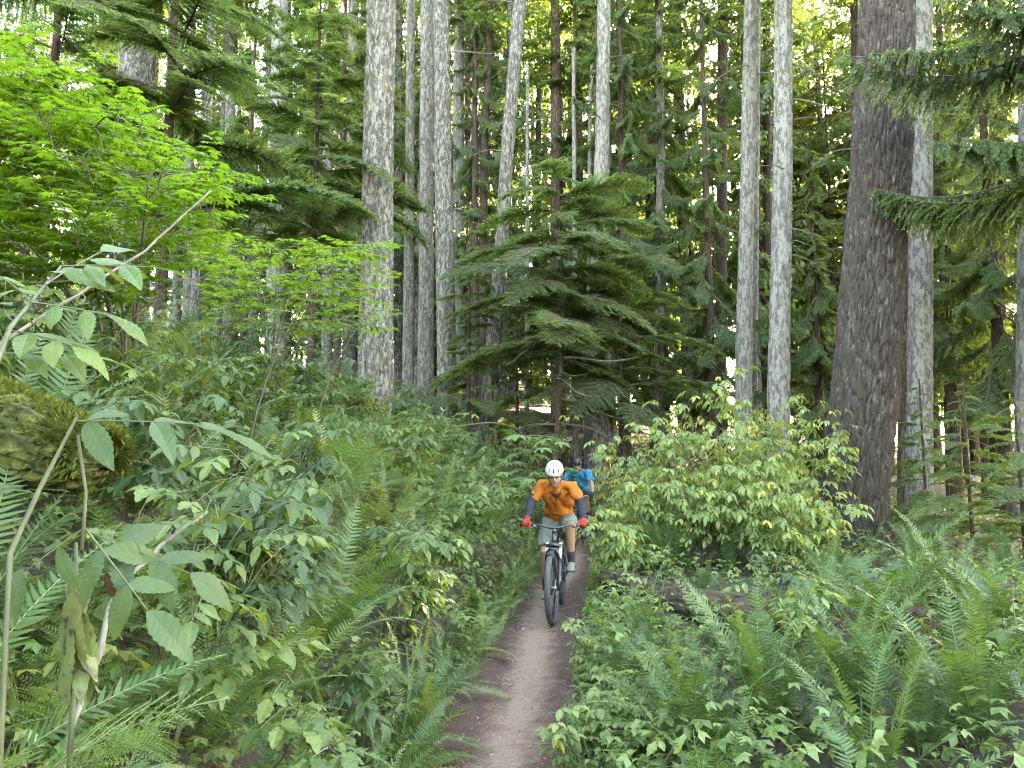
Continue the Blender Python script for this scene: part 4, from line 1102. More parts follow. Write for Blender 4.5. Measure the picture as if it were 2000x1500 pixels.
# tall stems that rise in front of the bank
for k, (lab, px, py, top, Y0, nl) in enumerate([('tall elder stem arching up in front of the thick mossy trunk', 470, 990, (700, 470), 3.6, 22), ('second tall elder stem right of the first', 590, 1010, (720, 610), 3.9, 16), ('tall elder stem leaning across the vine maple', 130, 900, (330, 560), 3.0, 16)]):
    x, y = pf(px, py); zb = hz(x, y); tp = pix(top[0], top[1], y + .1)
    t = thing('elder_shrub', lab, 'shrub', (x, y, zb), 'tall elder stems on the left bank')
    u = np.linspace(0, 1, 12); e = tp - np.array([x, y, zb])
    P = np.stack([e[0] * u ** 1.7, e[1] * u, e[2] * (u + .10 * np.sin(u * np.pi))], 1)
    g = Geo(); tube(g, P, np.linspace(.012, .003, 12), 6)
    for q in range(nl):
        v = .38 + .62 * q / (nl - 1); p = np.array([np.interp(v, u, P[:, i]) for i in range(3)])
        sgn = q % 2 * 2 - 1; c = (0 if sgn > 0 else math.pi) + r.uniform(-.7, .7)
        L = r.uniform(.06, .28) * (1.2 - v); ee = p + np.array([math.cos(c), math.sin(c), .35]) * L
        tube(g, np.stack([p, ee]), [.004, .002], 4, cap=False)
        d = np.array([math.cos(c), math.sin(c), r.uniform(-.3, .15)])
        obj('leaf', LF_elder[int(r.integers(8))], t, m4(frames(d, (r.uniform(-.3, .3), -.2, 1))[0], ee, r.uniform(.65, .95)))
    obj('stem', g.mesh('stem', M_twig, True), t)
# right: salmonberry thicket
for k, (lab, px, Y, H, nl) in enumerate([
    ('tall yellow green salmonberry right of the flared cedar', 1285, 12.6, 2.5, 190), ('tallest salmonberry below the slim pale trunk', 1395, 12.2, 2.85, 220), ('tall salmonberry below the broader pale trunk', 1490, 12.6, 2.8, 220),
    ('salmonberry touching the left flank of the huge trunk', 1570, 11.6, 2.3, 180), ('salmonberry in front of the thicket on its left', 1255, 11.0, 1.6, 160), ('salmonberry in front of the thicket in its middle', 1360, 10.4, 1.75, 180),
    ('salmonberry in front of the thicket on its right', 1470, 10.2, 1.75, 180), ('low salmonberry at the foot of the huge trunk', 1560, 9.6, 1.3, 140), ('sparse tall salmonberry shoots rising left in the thicket', 1320, 11.4, 3.0, 60), ('sparse tall salmonberry shoots rising in the middle of the thicket', 1440, 11.2, 3.15, 66), ('sparse tall salmonberry shoots leaning towards the huge trunk', 1545, 10.8, 2.9, 60), ('salmonberry hanging over the trail beside the rider in blue', 1215, 13.6, 1.6, 150), ('salmonberry behind the rider in blue', 1200, 17.3, 2.0, 150), ('low salmonberry left of the upright sword ferns', 1215, 9.6, 1.1, 120)]):
    x = (px - 1000) / FPX * Y
    shrub('salmonberry_bush', lab, x, Y, H, H * (.46 if nl > 70 else .6), 10 if nl > 70 else 4, LF_salmon, int(nl * 1.35), 1.12, 800 + k, odd=LF_yel, pod=.16, droop=.3, lo=.3, twl=.32, group='salmonberry thicket right of the trail', stem=M_twig)
# devil's club behind the riders
x = at_px(1050, 14.6); shrub('devils_club', 'big lobed leaves of devils club behind the two riders', x, 14.6, 2.8, .85, 7, LF_club, 60, .30, 830, droop=.25, lo=.25, twl=.3, rad=.014)
x = at_px(985, 16); shrub('devils_club', 'smaller devils club left of the big one with yellow tips', x, 16, 2.2, .6, 4, LF_club, 24, .22, 831, droop=.2, lo=.3, odd=LF_yel, pod=.3)
# trailside plants on the right
rs_ = []
for k in range(34):
    for _ in range(40):
        y = r.uniform(3.2, 15.5); x = float(trail_x(y)) + r.uniform(.50, 1.5 if y > 5 else 1.2)
        if not near_log(x, y, .6) and all(math.hypot(x - a, y - b) > .36 for a, b in rs_): break
    rs_.append((x, y))
    lt = r.random() < .85
    shrub('bramble', 'light green bramble with leaves in threes along the right trail edge' if lt else 'dark green bramble with leaves in threes along the right trail edge', x, y, r.uniform(.35, .7) * (1 if y > 6 else .7), .3, 4, LF_threelt if lt else LF_three, 34, r.uniform(.75, 1.0), 850 + k,
          odd=LF_thimblelt if False else LF_yel, pod=.07, group='light green brambles along the right trail edge' if lt else 'dark green brambles along the right trail edge')
for k, (lab, px, py, H, lf, nl, ls, odd) in enumerate([
    ('tall herb with a leafy top in front of the huge trunk', 1500, 1225, 1.05, LF_elder, 20, .95, LF_spot),
    ('herb with yellow blotched leaves over the decayed log', 1560, 1330, .75, LF_spot, 14, .8, None),
    ('thimbleberry with pale green lobed leaves near the bottom right', 1710, 1495, .42, LF_thimblelt, 8, .085, None),
    ('thimbleberry leaf spray at the right edge', 1960, 1330, .7, LF_thimble, 10, .12, None),
    ('broad leaved shoot left of the decayed log', 1230, 1235, .45, LF_thimblelt, 12, .09, None)]):
    x, y = pf(px, py)
    shrub('thimbleberry' if 'thimble' in lab else 'leafy_herb', lab, x, y, H, .22, 2 if nl < 18 else 3, lf, nl, ls, 900 + k, odd=odd, pod=.4, cat='herb', lo=.45, group='taller herbs right of the trail')

# --- near left: the arching elder leaf, hanging leaves, wilted bunch, bare sticks
def stick(name, label, pts, r0, r1, mat, cat='stick'):
    pts = np.array(pts); t = thing(name, label, cat, pts[0]); P = pts - pts[0]
    u = np.linspace(0, 1, len(P)); uu = np.linspace(0, 1, 14)
    Q = np.stack([np.interp(uu, u, P[:, i]) for i in range(3)], 1)
    for _ in range(3): Q[1:-1] = .25 * Q[:-2] + .5 * Q[1:-1] + .25 * Q[2:]
    Q[1:-1] += np.random.default_rng(3).normal(0, r0 * .5, Q[1:-1].shape)
    g = Geo(); tube(g, Q, np.linspace(r0, r1, 14), 7)
    obj('stem', g.mesh('stem', mat, True), t)
    return t
def G(px, py, Y, dz=0):
    p = pix(px, py, Y); p[2] = hz(p[0], p[1]) + dz; return p
stick('bare_stick', 'long bare grey stick slanting up across the vine maple', [pix(-40, 700, 2.0), pix(170, 560, 2.15), pix(300, 480, 2.25), pix(412, 372, 2.35)], .0055, .003, M_greytwig)
stick('fallen_branch', 'fallen grey branch slanting through the elder leaves in the left foreground', [G(60, 1330, 1.9), pix(200, 1165, 2.15), pix(300, 1080, 2.4), pix(405, 1000, 2.7)], .010, .005, M_greytwig)
stick('fallen_branch', 'bare grey bough lying arched over the bank ferns below the leaning trunk', [pix(885, 835, 12), pix(960, 822, 12.4), pix(1010, 835, 12.8), pix(1040, 870, 13)], .012, .007, M_twig)
t = thing('elder_shrub', 'near elder with one long leaf arching over the mossy log', 'shrub', G(40, 1190, 1.45, -.05))
o = np.array(t.location)
def loc(px, py, Y): return pix(px, py, Y) - o
g = Geo()
tube(g, [np.zeros(3), loc(20, 1080, 1.5), loc(75, 960, 1.55), loc(150, 815, 1.6)], [.0065, .0055, .005, .003], 6)
obj('stem', g.mesh('stem', M_stem, True), t)
g = Geo(); tube(g, [loc(160, 1075, 1.58), loc(168, 960, 1.6), loc(152, 850, 1.6)], [.0038, .0036, .003], 6)
obj('stem', g.mesh('stem', M_stem, True), t)
big = [compound_leaf(nl=5, LL=.15, W=.30, pet=.02, gap=.13, droop=.18, seed=s, ser=.1, fine=True).mesh('leaf', [M_elder, M_stem]) for s in (71, 72)]
obj('leaf', big[0], t, m4(frames((1, .12, .02), (.1, -.55, 1))[0], loc(150, 822, 1.6), 1.05))
obj('leaf', LF_elder[0], t, m4(frames((.55, -.2, -.5), (.1, -.8, .6))[0], loc(165, 1030, 1.6), 1.15))
obj('leaf', LF_elder[1], t, m4(frames((-.55, -.2, -.45), (-.1, -.8, .6))[0], loc(165, 1030, 1.6), 1.0))
obj('leaf', LF_elder[3], t, m4(frames((.9, .1, -.35), (.1, -.7, .6))[0], loc(175, 1040, 1.62), 1.1))
obj('leaf', LF_elder[2], t, m4(frames((-.9, .1, .1), (.1, -.5, .8))[0], loc(60, 960, 1.55), 1.0))
t = thing('wilted_plant', 'bunch of long wilted blotched leaves hanging at the lower left', 'plant', G(140, 1420, 1.75, -.03))
o = np.array(t.location); g = Geo()
tube(g, [np.zeros(3), loc(150, 1250, 1.75), loc(148, 1060, 1.73)], [.007, .006, .004], 6); obj('stem', g.mesh('stem', M_stem, True), t)
for k in range(9):
    a = k * 2.4
    obj('leaf', LF_wilt[k % 4], t, m4(frames((.16 * math.cos(a), .16 * math.sin(a), -1), (math.cos(a), math.sin(a) - .6, .2))[0], loc(150 + 12 * math.cos(a), 1065 + 16 * k, 1.74 + .02 * math.sin(a)), r.uniform(.6, .85)))
obj('leaf', LF_brown[0], t, m4(frames((.1, 0, -1), (0, -1, .2))[0], loc(205, 1090, 1.72), .5))
t = thing('leafy_shrub', 'out reaching leaves very close at the left edge', 'shrub', G(-60, 1000, 1.3))
o = np.array(t.location); g = Geo()
tube(g, [np.zeros(3), loc(-40, 800, 1.35), loc(20, 640, 1.45), loc(120, 520, 1.6)], [.008, .007, .005, .003], 6); obj('stem', g.mesh('stem', M_stem, True), t)
for k, (px, py, d) in enumerate([(120, 520, (.8, .2, .1)), (60, 590, (.9, 0, -.1)), (30, 630, (-.5, .3, .3)), (20, 645, (.8, -.2, -.15)), (90, 555, (.2, .5, .5)), (0, 690, (.7, .3, .05)), (60, 585, (-.6, .3, .4))]):
    obj('leaf', LF_bush[k % 5], t, m4(frames(d, (.1, -.4, 1))[0], loc(px, py, 1.5), 1.0))

# --- vine maples
def vine_maple(label, x, y, blob, ntw, ls, seed, nlimb=6, parts=300):
    """blob: function(r) -> a point inside the crown"""
    q = np.random.default_rng(seed); zb = hz(x, y) - .05; o = np.array([x, y, zb])
    t = thing('vine_maple', label, 'tree', o)
    limbs = []
    for k in range(nlimb):
        tip = blob(q) - o; u = np.linspace(0, 1, 10)
        P = np.stack([tip[0] * u ** 1.4, tip[1] * u ** 1.4, tip[2] * (u + .15 * np.sin(u * np.pi))], 1)
        g = Geo(); tube(g, P, np.linspace(.018, .004, 10), 6); obj('limb', g.mesh('limb', M_twig, True), t); limbs.append(P)
    LP = np.concatenate(limbs); g = Geo(); D, U, P, S = [], [], [], []
    cs = [blob(q) - o for _ in range(ntw)]
    cs.sort(key=lambda c: ((LP - c) ** 2).sum(1).min())
    for c in cs:
        j = np.argmin(((LP - c) ** 2).sum(1) + 3 * np.maximum(LP[:, 2] - c[2], 0)); s = LP[j]
        a = math.atan2(c[1] - s[1], c[0] - s[0]) + q.uniform(-.5, .5); L = q.uniform(.25, .55)
        e = c + np.array([math.cos(a), math.sin(a), q.uniform(-.1, .15)]) * L
        tube(g, np.stack([s, (s + c) / 2 + [0, 0, .04], c, e]), [.005, .004, .003, .0015], 4, cap=False)
        LP = np.vstack([LP, c, (c + e) / 2])
        for m in range(int(L / .075)):
            v = (m + .6) / (L / .075)
            for sg in (-1, 1):
                b = a + sg * R(q.uniform(40, 75)) * (1 - .5 * v)
                P.append(c + (e - c) * v); D.append([math.cos(b), math.sin(b), q.uniform(-.25, .12)]); U.append([q.normal(0, .22), q.normal(0, .22) - .12, 1]); S.append(ls * q.uniform(.7, 1.15))
    obj('twigs', g.mesh('twigs', M_twig), t)
    P, D, U, S = map(np.array, (P, D, U, S))
    F = frames(D, U)
    W = P + o; depth = W[:, 1]; sx = np.abs(W[:, 0] / np.maximum(depth, .1)); vis = (sx < .70) & ((W[:, 2] - CAM_H) / depth < .63)
    order = np.lexsort((-S / depth, ~vis))
    for i in order[:parts]:
        obj('leaf', LF_maple[int(q.integers(6))], t, m4(F[i], P[i], S[i]))
    rest = order[parts:]
    if len(rest):
        g = Geo(); kk = q.integers(0, 4, len(rest))
        tp = [palmate_leaf(7, 265, .42, 0, .55, 1.0, .22, seed=s, stalk=False).arrays() for s in range(4)]
        for s in range(4):
            i = rest[kk == s]; merge(g, tp[s], F[i] * S[i][:, None, None], P[i], tint=q.random(len(i)))
        obj('leaves', g.mesh('leaves', [M_maple, M_twig]), t, kind='stuff')
    return t
def blob1(q):
    while True:
        Y = q.uniform(4.3, 6.6); px = q.uniform(-140, 430); py = q.uniform(60, 590)
        top = np.interp(px, [-140, 0, 150, 300, 430], [20, 70, 170, 250, 330]); bot = np.interp(px, [-140, 250, 430], [560, 560, 470])
        if top < py < bot and not (px > 290 and py < 310): return pix(px, py, Y)
vine_maple('vine maple with bright lime green leaves filling the upper left', -2.9, 5.6, blob1, 620, .074, 1, 11)
def blob2(q):
    return pix(q.uniform(420, 730), q.uniform(470, 650), q.uniform(8.5, 11))
vine_maple('lower vine maple right of the large bright one', -3.2, 9.8, blob2, 260, .066, 2, 8, 300)

# --- logs
def log(name, label, a, b, r0, r1, mat, seed, moss=0, cover=.5):
    a, b = np.array(a), np.array(b); L = np.linalg.norm(b - a); zs = np.linspace(0, L, 8)
    q = np.random.default_rng(seed)
    t = thing(name, label, 'log', a)
    Mr = Vector(b - a).to_track_quat('Z', 'Y').to_matrix().to_4x4()
    rr_ = np.linspace(r0, r1, 8)
    if cover > .9: zs = np.array([0, .15, .4, .6, .8, .92, .98, 1]) * L; rr_ *= [.6, 1, 1, 1, 1, .85, .55, .1]
    me, _ = bark_trunk(np.stack([.04 * np.sin(zs * 3 + seed), .03 * np.cos(zs * 2)], 1), zs, rr_, 60, 140, 22, 3, r0 * .14, mat, seed, 0.0, lump=.16)
    obj('log_body', me, t, Mr)
    if moss:
        n = moss; z = q.uniform(0, L, n); th = q.uniform(-2.0, 2.0, n) if cover > .9 else q.normal(0, 1.0, n)
        d = norm(b - a); sd = norm(np.cross([0, 0, 1.0], d)); up = np.cross(d, sd)
        cl = vnoise(z * 3, th * 2, seed) < cover
        z, th = z[cl], th[cl]; n = len(z)
        nrm = np.cos(th)[:, None] * up + np.sin(th)[:, None] * sd
        rr = np.interp(z, [0, L], [r0, r1])
        P = d * z[:, None] + nrm * (rr * q.uniform(1.0, 1.25 if cover > .9 else 1.1, n))[:, None]
        D = nrm + q.normal(0, .6, (n, 3)); D[:, 2] -= .2
        g = Geo(); merge(g, (np.array([[0, 0, 0], [.5, .16, 0], [1, 0, -.1], [.5, -.16, 0]]), np.zeros((0, 3), int), np.array([[0, 1, 2, 3]]), np.zeros(0, int), np.array([0]), np.full(4, .5)), frames(D) * q.uniform(.015, .045, n)[:, None, None], P, tint=q.random(n))
        obj('moss', g.mesh('moss', M_moss), t, kind='stuff')
    return t
def at_g(px, py, dz): p = hit(px, py); p[2] += dz; return p
M_mossbase = bark_mat('moss_cushion', (.03, .032, .008), (.06, .064, .013), (.09, .092, .02), 12, 12, .5, (.16, .15, .03))
M_rot = bark_mat('rotten_log_wood', (.02, .012, .009), (.085, .055, .038), (.13, .095, .07), 20, 2, .2, (.16, .135, .11), relief=False)
log('fallen_log', 'decayed brown log with a mossy end right of the trail', at_g(1195, 1165, .16), at_g(1500, 1265, .17), .14, .22, M_rot, 4, 1500, .42)
log('fallen_log', 'dark mossy log lying flat at the right edge below the saplings', at_g(1770, 1185, .12), at_g(2080, 1200, .1), .13, .15, M_rot, 7, 900, .5)
log('mossy_log', 'rounded yellow green moss covered log at the left edge', pix(-170, 800, 3.3), pix(205, 900, 2.9), .22, .10, M_mossbase, 9, 22000, .99)
x, y = pf(1790, 1290)
log('mossy_stump', 'small moss grown stump behind the raised fern fronds', (x, y, hz(x, y) - .1), (x + .06, y, hz(x, y) + .32), .16, .12, M_rot, 12, 1200, .7)

# --- uncountable ground cover: small leaves, far ferns, grass, litter
g = Geo()
q = np.random.default_rng(21)
tri = Geo()
for a in (-1.1, 0, 1.1):
    V, Q = blade(1, .62, 2, .08, .25, peak=.5)
    tri.add(put(V, (math.cos(a), math.sin(a), -.1), (0, 0, 1), (0, 0, 0)), None, Q)
TRI = tri.arrays()
def cover(name, mats, n, dr, yr, szr, hr, seed, side):
    q = np.random.default_rng(seed); g = Geo()
    y = yr[0] + (yr[1] - yr[0]) * q.random(n) ** 1.5; d = dr[0] + (dr[1] - dr[0]) * q.random(n) ** 1.3
    x = np.interp(y, PP[:, 1], PP[:, 0]) - side * d
    dd = sdist(x, y); ok = (np.sign(dd) == side) & (np.abs(dd) > dr[0]) & (np.abs(x) < .76 * y + 1) & (vnoise(x * 1.1, y * 1.1, seed) > (.14 if side > 0 else .2)) & ~near_log(x, y)
    x, y, dd = x[ok], y[ok], np.abs(dd[ok]); n = len(x)
    z = height(x, y) + q.uniform(*hr, n) * np.clip((dd - dr[0]) * 3 + .3, 0, 1)
    az = q.uniform(0, 6.28, n); D = np.stack([np.cos(az), np.sin(az), q.uniform(-.3, .2, n)], 1)
    U = np.stack([q.normal(0, .3, n) + .25 * side, q.normal(0, .3, n), np.ones(n)], 1)
    s = q.uniform(*szr, n)
    F = frames(D, U) * s[:, None, None]; P = np.stack([x, y, z], 1); mi = q.integers(0, len(mats), n)
    for m in range(len(mats)):
        k = mi == m; merge(g, TRI, F[k], P[k], mat=m, tint=q.random(k.sum()))
    obj(name, g.mesh(name, mats), kind='stuff')
cover('low_leaves', [M_bush, M_swordyel, M_lady, M_bushlt], 16500, (.47, 6.5), (1.2, 21), (.03, .075), (.03, .42), 1, 1)
cover('low_leaves', [M_bushlt, M_bush, M_bushlt, M_lady], 15500, (.42, 7), (1.6, 20), (.03, .075), (.02, .42), 2, -1)
cover('trailside_leaves', [M_bushlt, M_bushlt, M_bush], 3800, (.40, 1.0), (2.5, 17), (.02, .05), (.02, .26), 3, -1)
LOWF = [frond(a, b, 11, .13, seed=i + 90, stalk=False).arrays() for i, (a, b) in enumerate([(15, 70), (25, 95), (10, 50)])]
g = Geo(); n = 4200
y = 13 + 32 * q.random(n) ** 1.2; x = q.uniform(-.75, .75, n) * y; dd = sdist(x, y)
ok = (np.abs(dd) > .75) & ((x < 2.5) | (vnoise(x * .5, y * .5, 8) > .5)); x, y = x[ok], y[ok]; n = len(x)
cl = np.floor(np.stack([x, y], 1) / 1.0) + .5 + .5 * q.normal(0, .28, (n, 2))
x, y = cl[:, 0], cl[:, 1]; k = np.abs(sdist(x, y)) > .8; x, y = x[k], y[k]; n = len(x)
az = q.uniform(0, 6.28, n); c, s = np.cos(az), np.sin(az); S = q.uniform(.6, 1.05, n)
Rz = np.zeros((n, 3, 3)); Rz[:, 0, 0] = c; Rz[:, 0, 1] = -s; Rz[:, 1, 0] = s; Rz[:, 1, 1] = c; Rz[:, 2, 2] = 1
P = np.stack([x, y, height(x, y)], 1); kk = q.integers(0, 3, n); ye = (q.random(n) < .3).astype(int)
for a in range(3):
    for b in range(2):
        m = (kk == a) & (ye == b); merge(g, LOWF[a], Rz[m] * S[m][:, None, None], P[m], mat=b, tint=q.random(m.sum()))
obj('far_ferns', g.mesh('far_ferns', [M_sword, M_swordyel]), kind='stuff')
# grass along the trail
bl = Geo(); u = np.linspace(0, 1, 4)
bl.add(np.concatenate([np.stack([.55 * u ** 1.8, .012 * (1 - u) + .001, u - .35 * u ** 2.5], 1), np.stack([.55 * u ** 1.8, -.012 * (1 - u) - .001, u - .35 * u ** 2.5], 1)]), None, [[0, 1, 5, 4], [1, 2, 6, 5], [2, 3, 7, 6]])
BLD = bl.arrays(); g = Geo(); n = 7000
side = np.where(q.random(n) < .72, -1, 1); y = 2 + 14 * q.random(n) ** 1.2; d = .38 + np.abs(q.normal(0, .16, n)); x = np.interp(y, PP[:, 1], PP[:, 0]) - side * d
k = vnoise(x * 2.2, y * 2.2, 14) > .38; x, y, side = x[k], y[k], side[k]; n = len(x)
az = np.where(side > 0, 0, np.pi) + q.normal(0, 1.1, n); c, s = np.cos(az), np.sin(az); S = q.uniform(.08, .28, n) * np.where(side > 0, 1.1, 1)
Rz = np.zeros((n, 3, 3)); Rz[:, 0, 0] = c; Rz[:, 0, 1] = -s; Rz[:, 1, 0] = s; Rz[:, 1, 1] = c; Rz[:, 2, 2] = 1
merge(g, BLD, Rz * S[:, None, None], np.stack([x, y, height(x, y) - .005], 1), tint=q.random(n))
obj('grass', g.mesh('grass', M_grass), kind='stuff')
# litter and crumbs on and beside the trail
g = Geo(); n = 9000
y = 2.5 + 14 * q.random(n) ** 1.6; d = q.normal(0, .40, n); x = np.interp(y, PP[:, 1], PP[:, 0]) - d
k = q.random(n) < np.clip(np.abs(d) * 2.6, .06, 1); x, y, d = x[k], y[k], d[k]; n = len(x)
az = q.uniform(0, 6.28, n); D = np.stack([np.cos(az), np.sin(az), q.normal(0, .25, n)], 1)
chip = (np.array([[0, 0, 0], [.5, .28, .05], [1, 0, 0], [.5, -.28, .03]]), np.zeros((0, 3), int), np.array([[0, 1, 2, 3]]), np.zeros(0, int), np.array([0]), np.full(4, .5))
merge(g, chip, frames(D, np.stack([q.normal(0, .3, n), q.normal(0, .3, n), np.ones(n)], 1)) * (.007 + .03 * q.random(n) ** 3)[:, None, None], np.stack([x, y, height(x, y) + .016], 1), tint=q.random(n))
n = 16000; y = 1.8 + 14 * q.random(n) ** 1.2; x = np.interp(y, PP[:, 1], PP[:, 0]) + q.uniform(.45, 5.5, n); k = vnoise(x * 1.2, y * 1.2, 33) > .3; x, y = x[k], y[k]; n = len(x)
az = q.uniform(0, 6.28, n); D = np.stack([np.cos(az), np.sin(az), q.normal(0, .3, n)], 1)
merge(g, chip, frames(D, np.stack([q.normal(0, .3, n), q.normal(0, .3, n), np.ones(n)], 1)) * q.uniform(.012, .045, n)[:, None, None], np.stack([x, y, height(x, y) + q.uniform(.0, .03, n)], 1), tint=q.random(n))
n = 5200; y = 2.5 + 12 * q.random(n) ** 1.5; d = q.normal(0, .30, n); k = (np.abs(d) > .06) | (q.random(n) < .15); y, d = y[k], d[k]; n = len(y); x = np.interp(y, PP[:, 1], PP[:, 0]) - d
az = q.uniform(0, 6.28, n); D = np.stack([np.cos(az), np.sin(az), q.normal(0, .2, n)], 1)
merge(g, chip, frames(D, np.stack([q.normal(0, .4, n), q.normal(0, .4, n), np.ones(n)], 1)) * (.005 + .016 * q.random(n) ** 4)[:, None, None], np.stack([x, y, height(x, y) + .018], 1), mat=1, tint=q.random(n))
M_chip = leaf_mat('pale_litter_flakes', [(.08, .05, .035), (.15, .10, .07), (.26, .19, .14)], (1, 1, 1), .1, .8, .2)
obj('leaf_litter', g.mesh('leaf_litter', [M_deadleaf, M_chip]), kind='stuff')
g = Geo(); n = 1500
y = 2.5 + 9 * q.random(n) ** 1.4; x = np.interp(y, PP[:, 1], PP[:, 0]) + q.uniform(-.42, .42, n)
oc = (np.array([[1, 0, 0], [-1, 0, 0], [0, .8, 0], [0, -.8, 0], [0, 0, .6], [0, 0, -.6]]), np.array([[0, 2, 4], [2, 1, 4], [1, 3, 4], [3, 0, 4], [2, 0, 5], [1, 2, 5], [3, 1, 5], [0, 3, 5]]), np.zeros((0, 4), int), np.zeros(8, int), np.zeros(0, int), np.full(6, .5))
D = q.normal(0, 1, (n, 3)); merge(g, oc, frames(D) * (.0025 + .016 * q.random(n) ** 6)[:, None, None], np.stack([x, y, height(x, y) + .012], 1), tint=q.random(n))
M_peb = wood_mat('pebble_and_clod', (.10, .07, .06), (.30, .25, .22))
obj('pebbles', g.mesh('pebbles', M_peb), kind='stuff')

# fallen twigs on the ground
g = Geo()
for k in range(420):
    y = 1.8 + 12 * q.random() ** 1.3; sd = q.choice([-1, 1]); x = float(trail_x(y)) + sd * (.28 + abs(q.normal(0, 1.2)))
    a = q.uniform(0, 6.28); L = q.uniform(.05, .35); d = np.array([math.cos(a), math.sin(a)]) * L
    e = [(x, y, hz(x, y) + .02), (x + d[0] * .5, y + d[1] * .5, hz(x + d[0] * .5, y + d[1] * .5) + .03), (x + d[0], y + d[1], hz(x + d[0], y + d[1]) + .022)]
    tube(g, e, [.004, .003, .0015], 4, cap=False)
obj('fallen_twigs', g.mesh('fallen_twigs', M_greytwig), kind='stuff')
# ------------------------------------------------------------------ the two riders and their bicycles
def plain(name, col, rough=.6, metal=0.0, spec=.4, grain=0.0, scale=60):
    m, nt, p, out = new_mat(name)
    if grain:
        v = objvec(nt); n = noise(nt, v, scale, 3)
        nt.links.new(ramp(nt, n, [(.25, tuple(c * (1 - grain) for c in col)), (.75, tuple(min(1, c * (1 + grain)) for c in col))]), p.inputs['Base Color'])
        bump(nt, p, n, .25, .004)
    else: p.inputs['Base Color'].default_value = (*col, 1)
    p.inputs['Roughness'].default_value = rough; p.inputs['Metallic'].default_value = metal; p.inputs['Specular IOR Level'].default_value = spec
    return m
M_skin = plain('skin', (.24, .125, .083), .5, grain=.12, scale=35)
M_orange = plain('orange_jersey', (.27, .075, .009), .8, spec=.2, grain=.10, scale=90)
M_blue = plain('blue_jersey', (.016, .135, .225), .75, spec=.2, grain=.10, scale=90)
M_olive = plain('grey_green_shorts', (.105, .117, .092), .85, spec=.2, grain=.12, scale=80)
M_blackcl = plain('black_cloth', (.02, .02, .022), .85, spec=.2, grain=.2)
M_navy = plain('navy_arm_cover', (.018, .017, .027), .8, spec=.2, grain=.15)
M_red = plain('red_glove', (.23, .014, .009), .7, spec=.25, grain=.15)
M_white = plain('white_helmet', (.40, .41, .43), .35, spec=.5)
M_blackgl = plain('gloss_black', (.015, .015, .017), .25, spec=.5)
M_foam = plain('helmet_foam', (.015, .015, .016), .9)
M_shoe = plain('grey_shoe', (.125, .118, .10), .8, grain=.15)
M_rub = plain('rubber', (.018, .018, .019), .75, spec=.3, grain=.2)
M_tyre = plain('tyre_rubber', (.045, .043, .042), .75, spec=.35, grain=.3, scale=40)
M_alu = plain('brushed_metal', (.55, .56, .57), .3, metal=1.0)
M_dkalu = plain('dark_metal', (.10, .10, .105), .4, metal=.8)
M_frame = plain('black_frame_paint', (.02, .021, .024), .25, spec=.5)
M_silver = plain('silver_paint', (.50, .52, .55), .3, metal=.4)
M_hair = plain('dark_hair', (.025, .018, .013), .7)
M_eye = plain('eye_dark', (.02, .014, .01), .3)
M_logo = plain('black_print', (.03, .011, .006), .8)

def etube(g, pts, rx, ry, n=16, side=(0, 1, 0), cap=.75):
    pts = np.asarray(pts, float); k = len(pts)
    rx = np.broadcast_to(np.asarray(rx, float), (k,)).copy(); ry = np.broadcast_to(np.asarray(ry, float), (k,)).copy()
    d0 = norm(pts[0] - pts[1]); d1 = norm(pts[-1] - pts[-2])
    a = np.radians([85, 65, 35]); P0, X0, Y0 = [], [], []
    for q in a: P0.append(pts[0] + d0 * min(rx[0], ry[0]) * cap * math.sin(q)); X0.append(rx[0] * math.cos(q)); Y0.append(ry[0] * math.cos(q))
    P1, X1, Y1 = [], [], []
    for q in a[::-1]: P1.append(pts[-1] + d1 * min(rx[-1], ry[-1]) * cap * math.sin(q)); X1.append(rx[-1] * math.cos(q)); Y1.append(ry[-1] * math.cos(q))
    P = np.concatenate([P0, pts, P1]); RX = np.concatenate([X0, rx, X1]); RY = np.concatenate([Y0, ry, Y1])
    tn = norm(np.gradient(P, axis=0)); s = np.asarray(side, float)
    u = norm(s - (tn @ s)[:, None] * tn); v = np.cross(tn, u)
    an = np.arange(n) * 2 * np.pi / n
    V = P[:, None] + (RX[:, None] * np.cos(an))[..., None] * u[:, None] + (RY[:, None] * np.sin(an))[..., None] * v[:, None]
    K = len(P); i = np.arange(K - 1)[:, None] * n; j = np.arange(n)[None]; j2 = (j + 1) % n
    Q = np.stack([i + j, i + j2, i + n + j2, i + n + j], -1).reshape(-1, 4)
    V = np.vstack([V.reshape(-1, 3), P[0], P[-1]]); c0, c1 = len(V) - 2, len(V) - 1; jj = np.arange(n); e = (K - 1) * n
    T = np.concatenate([np.stack([np.full(n, c0), (jj + 1) % n, jj], -1), np.stack([np.full(n, c1), e + jj, e + (jj + 1) % n], -1)])
    g.add(V, T, Q); return g
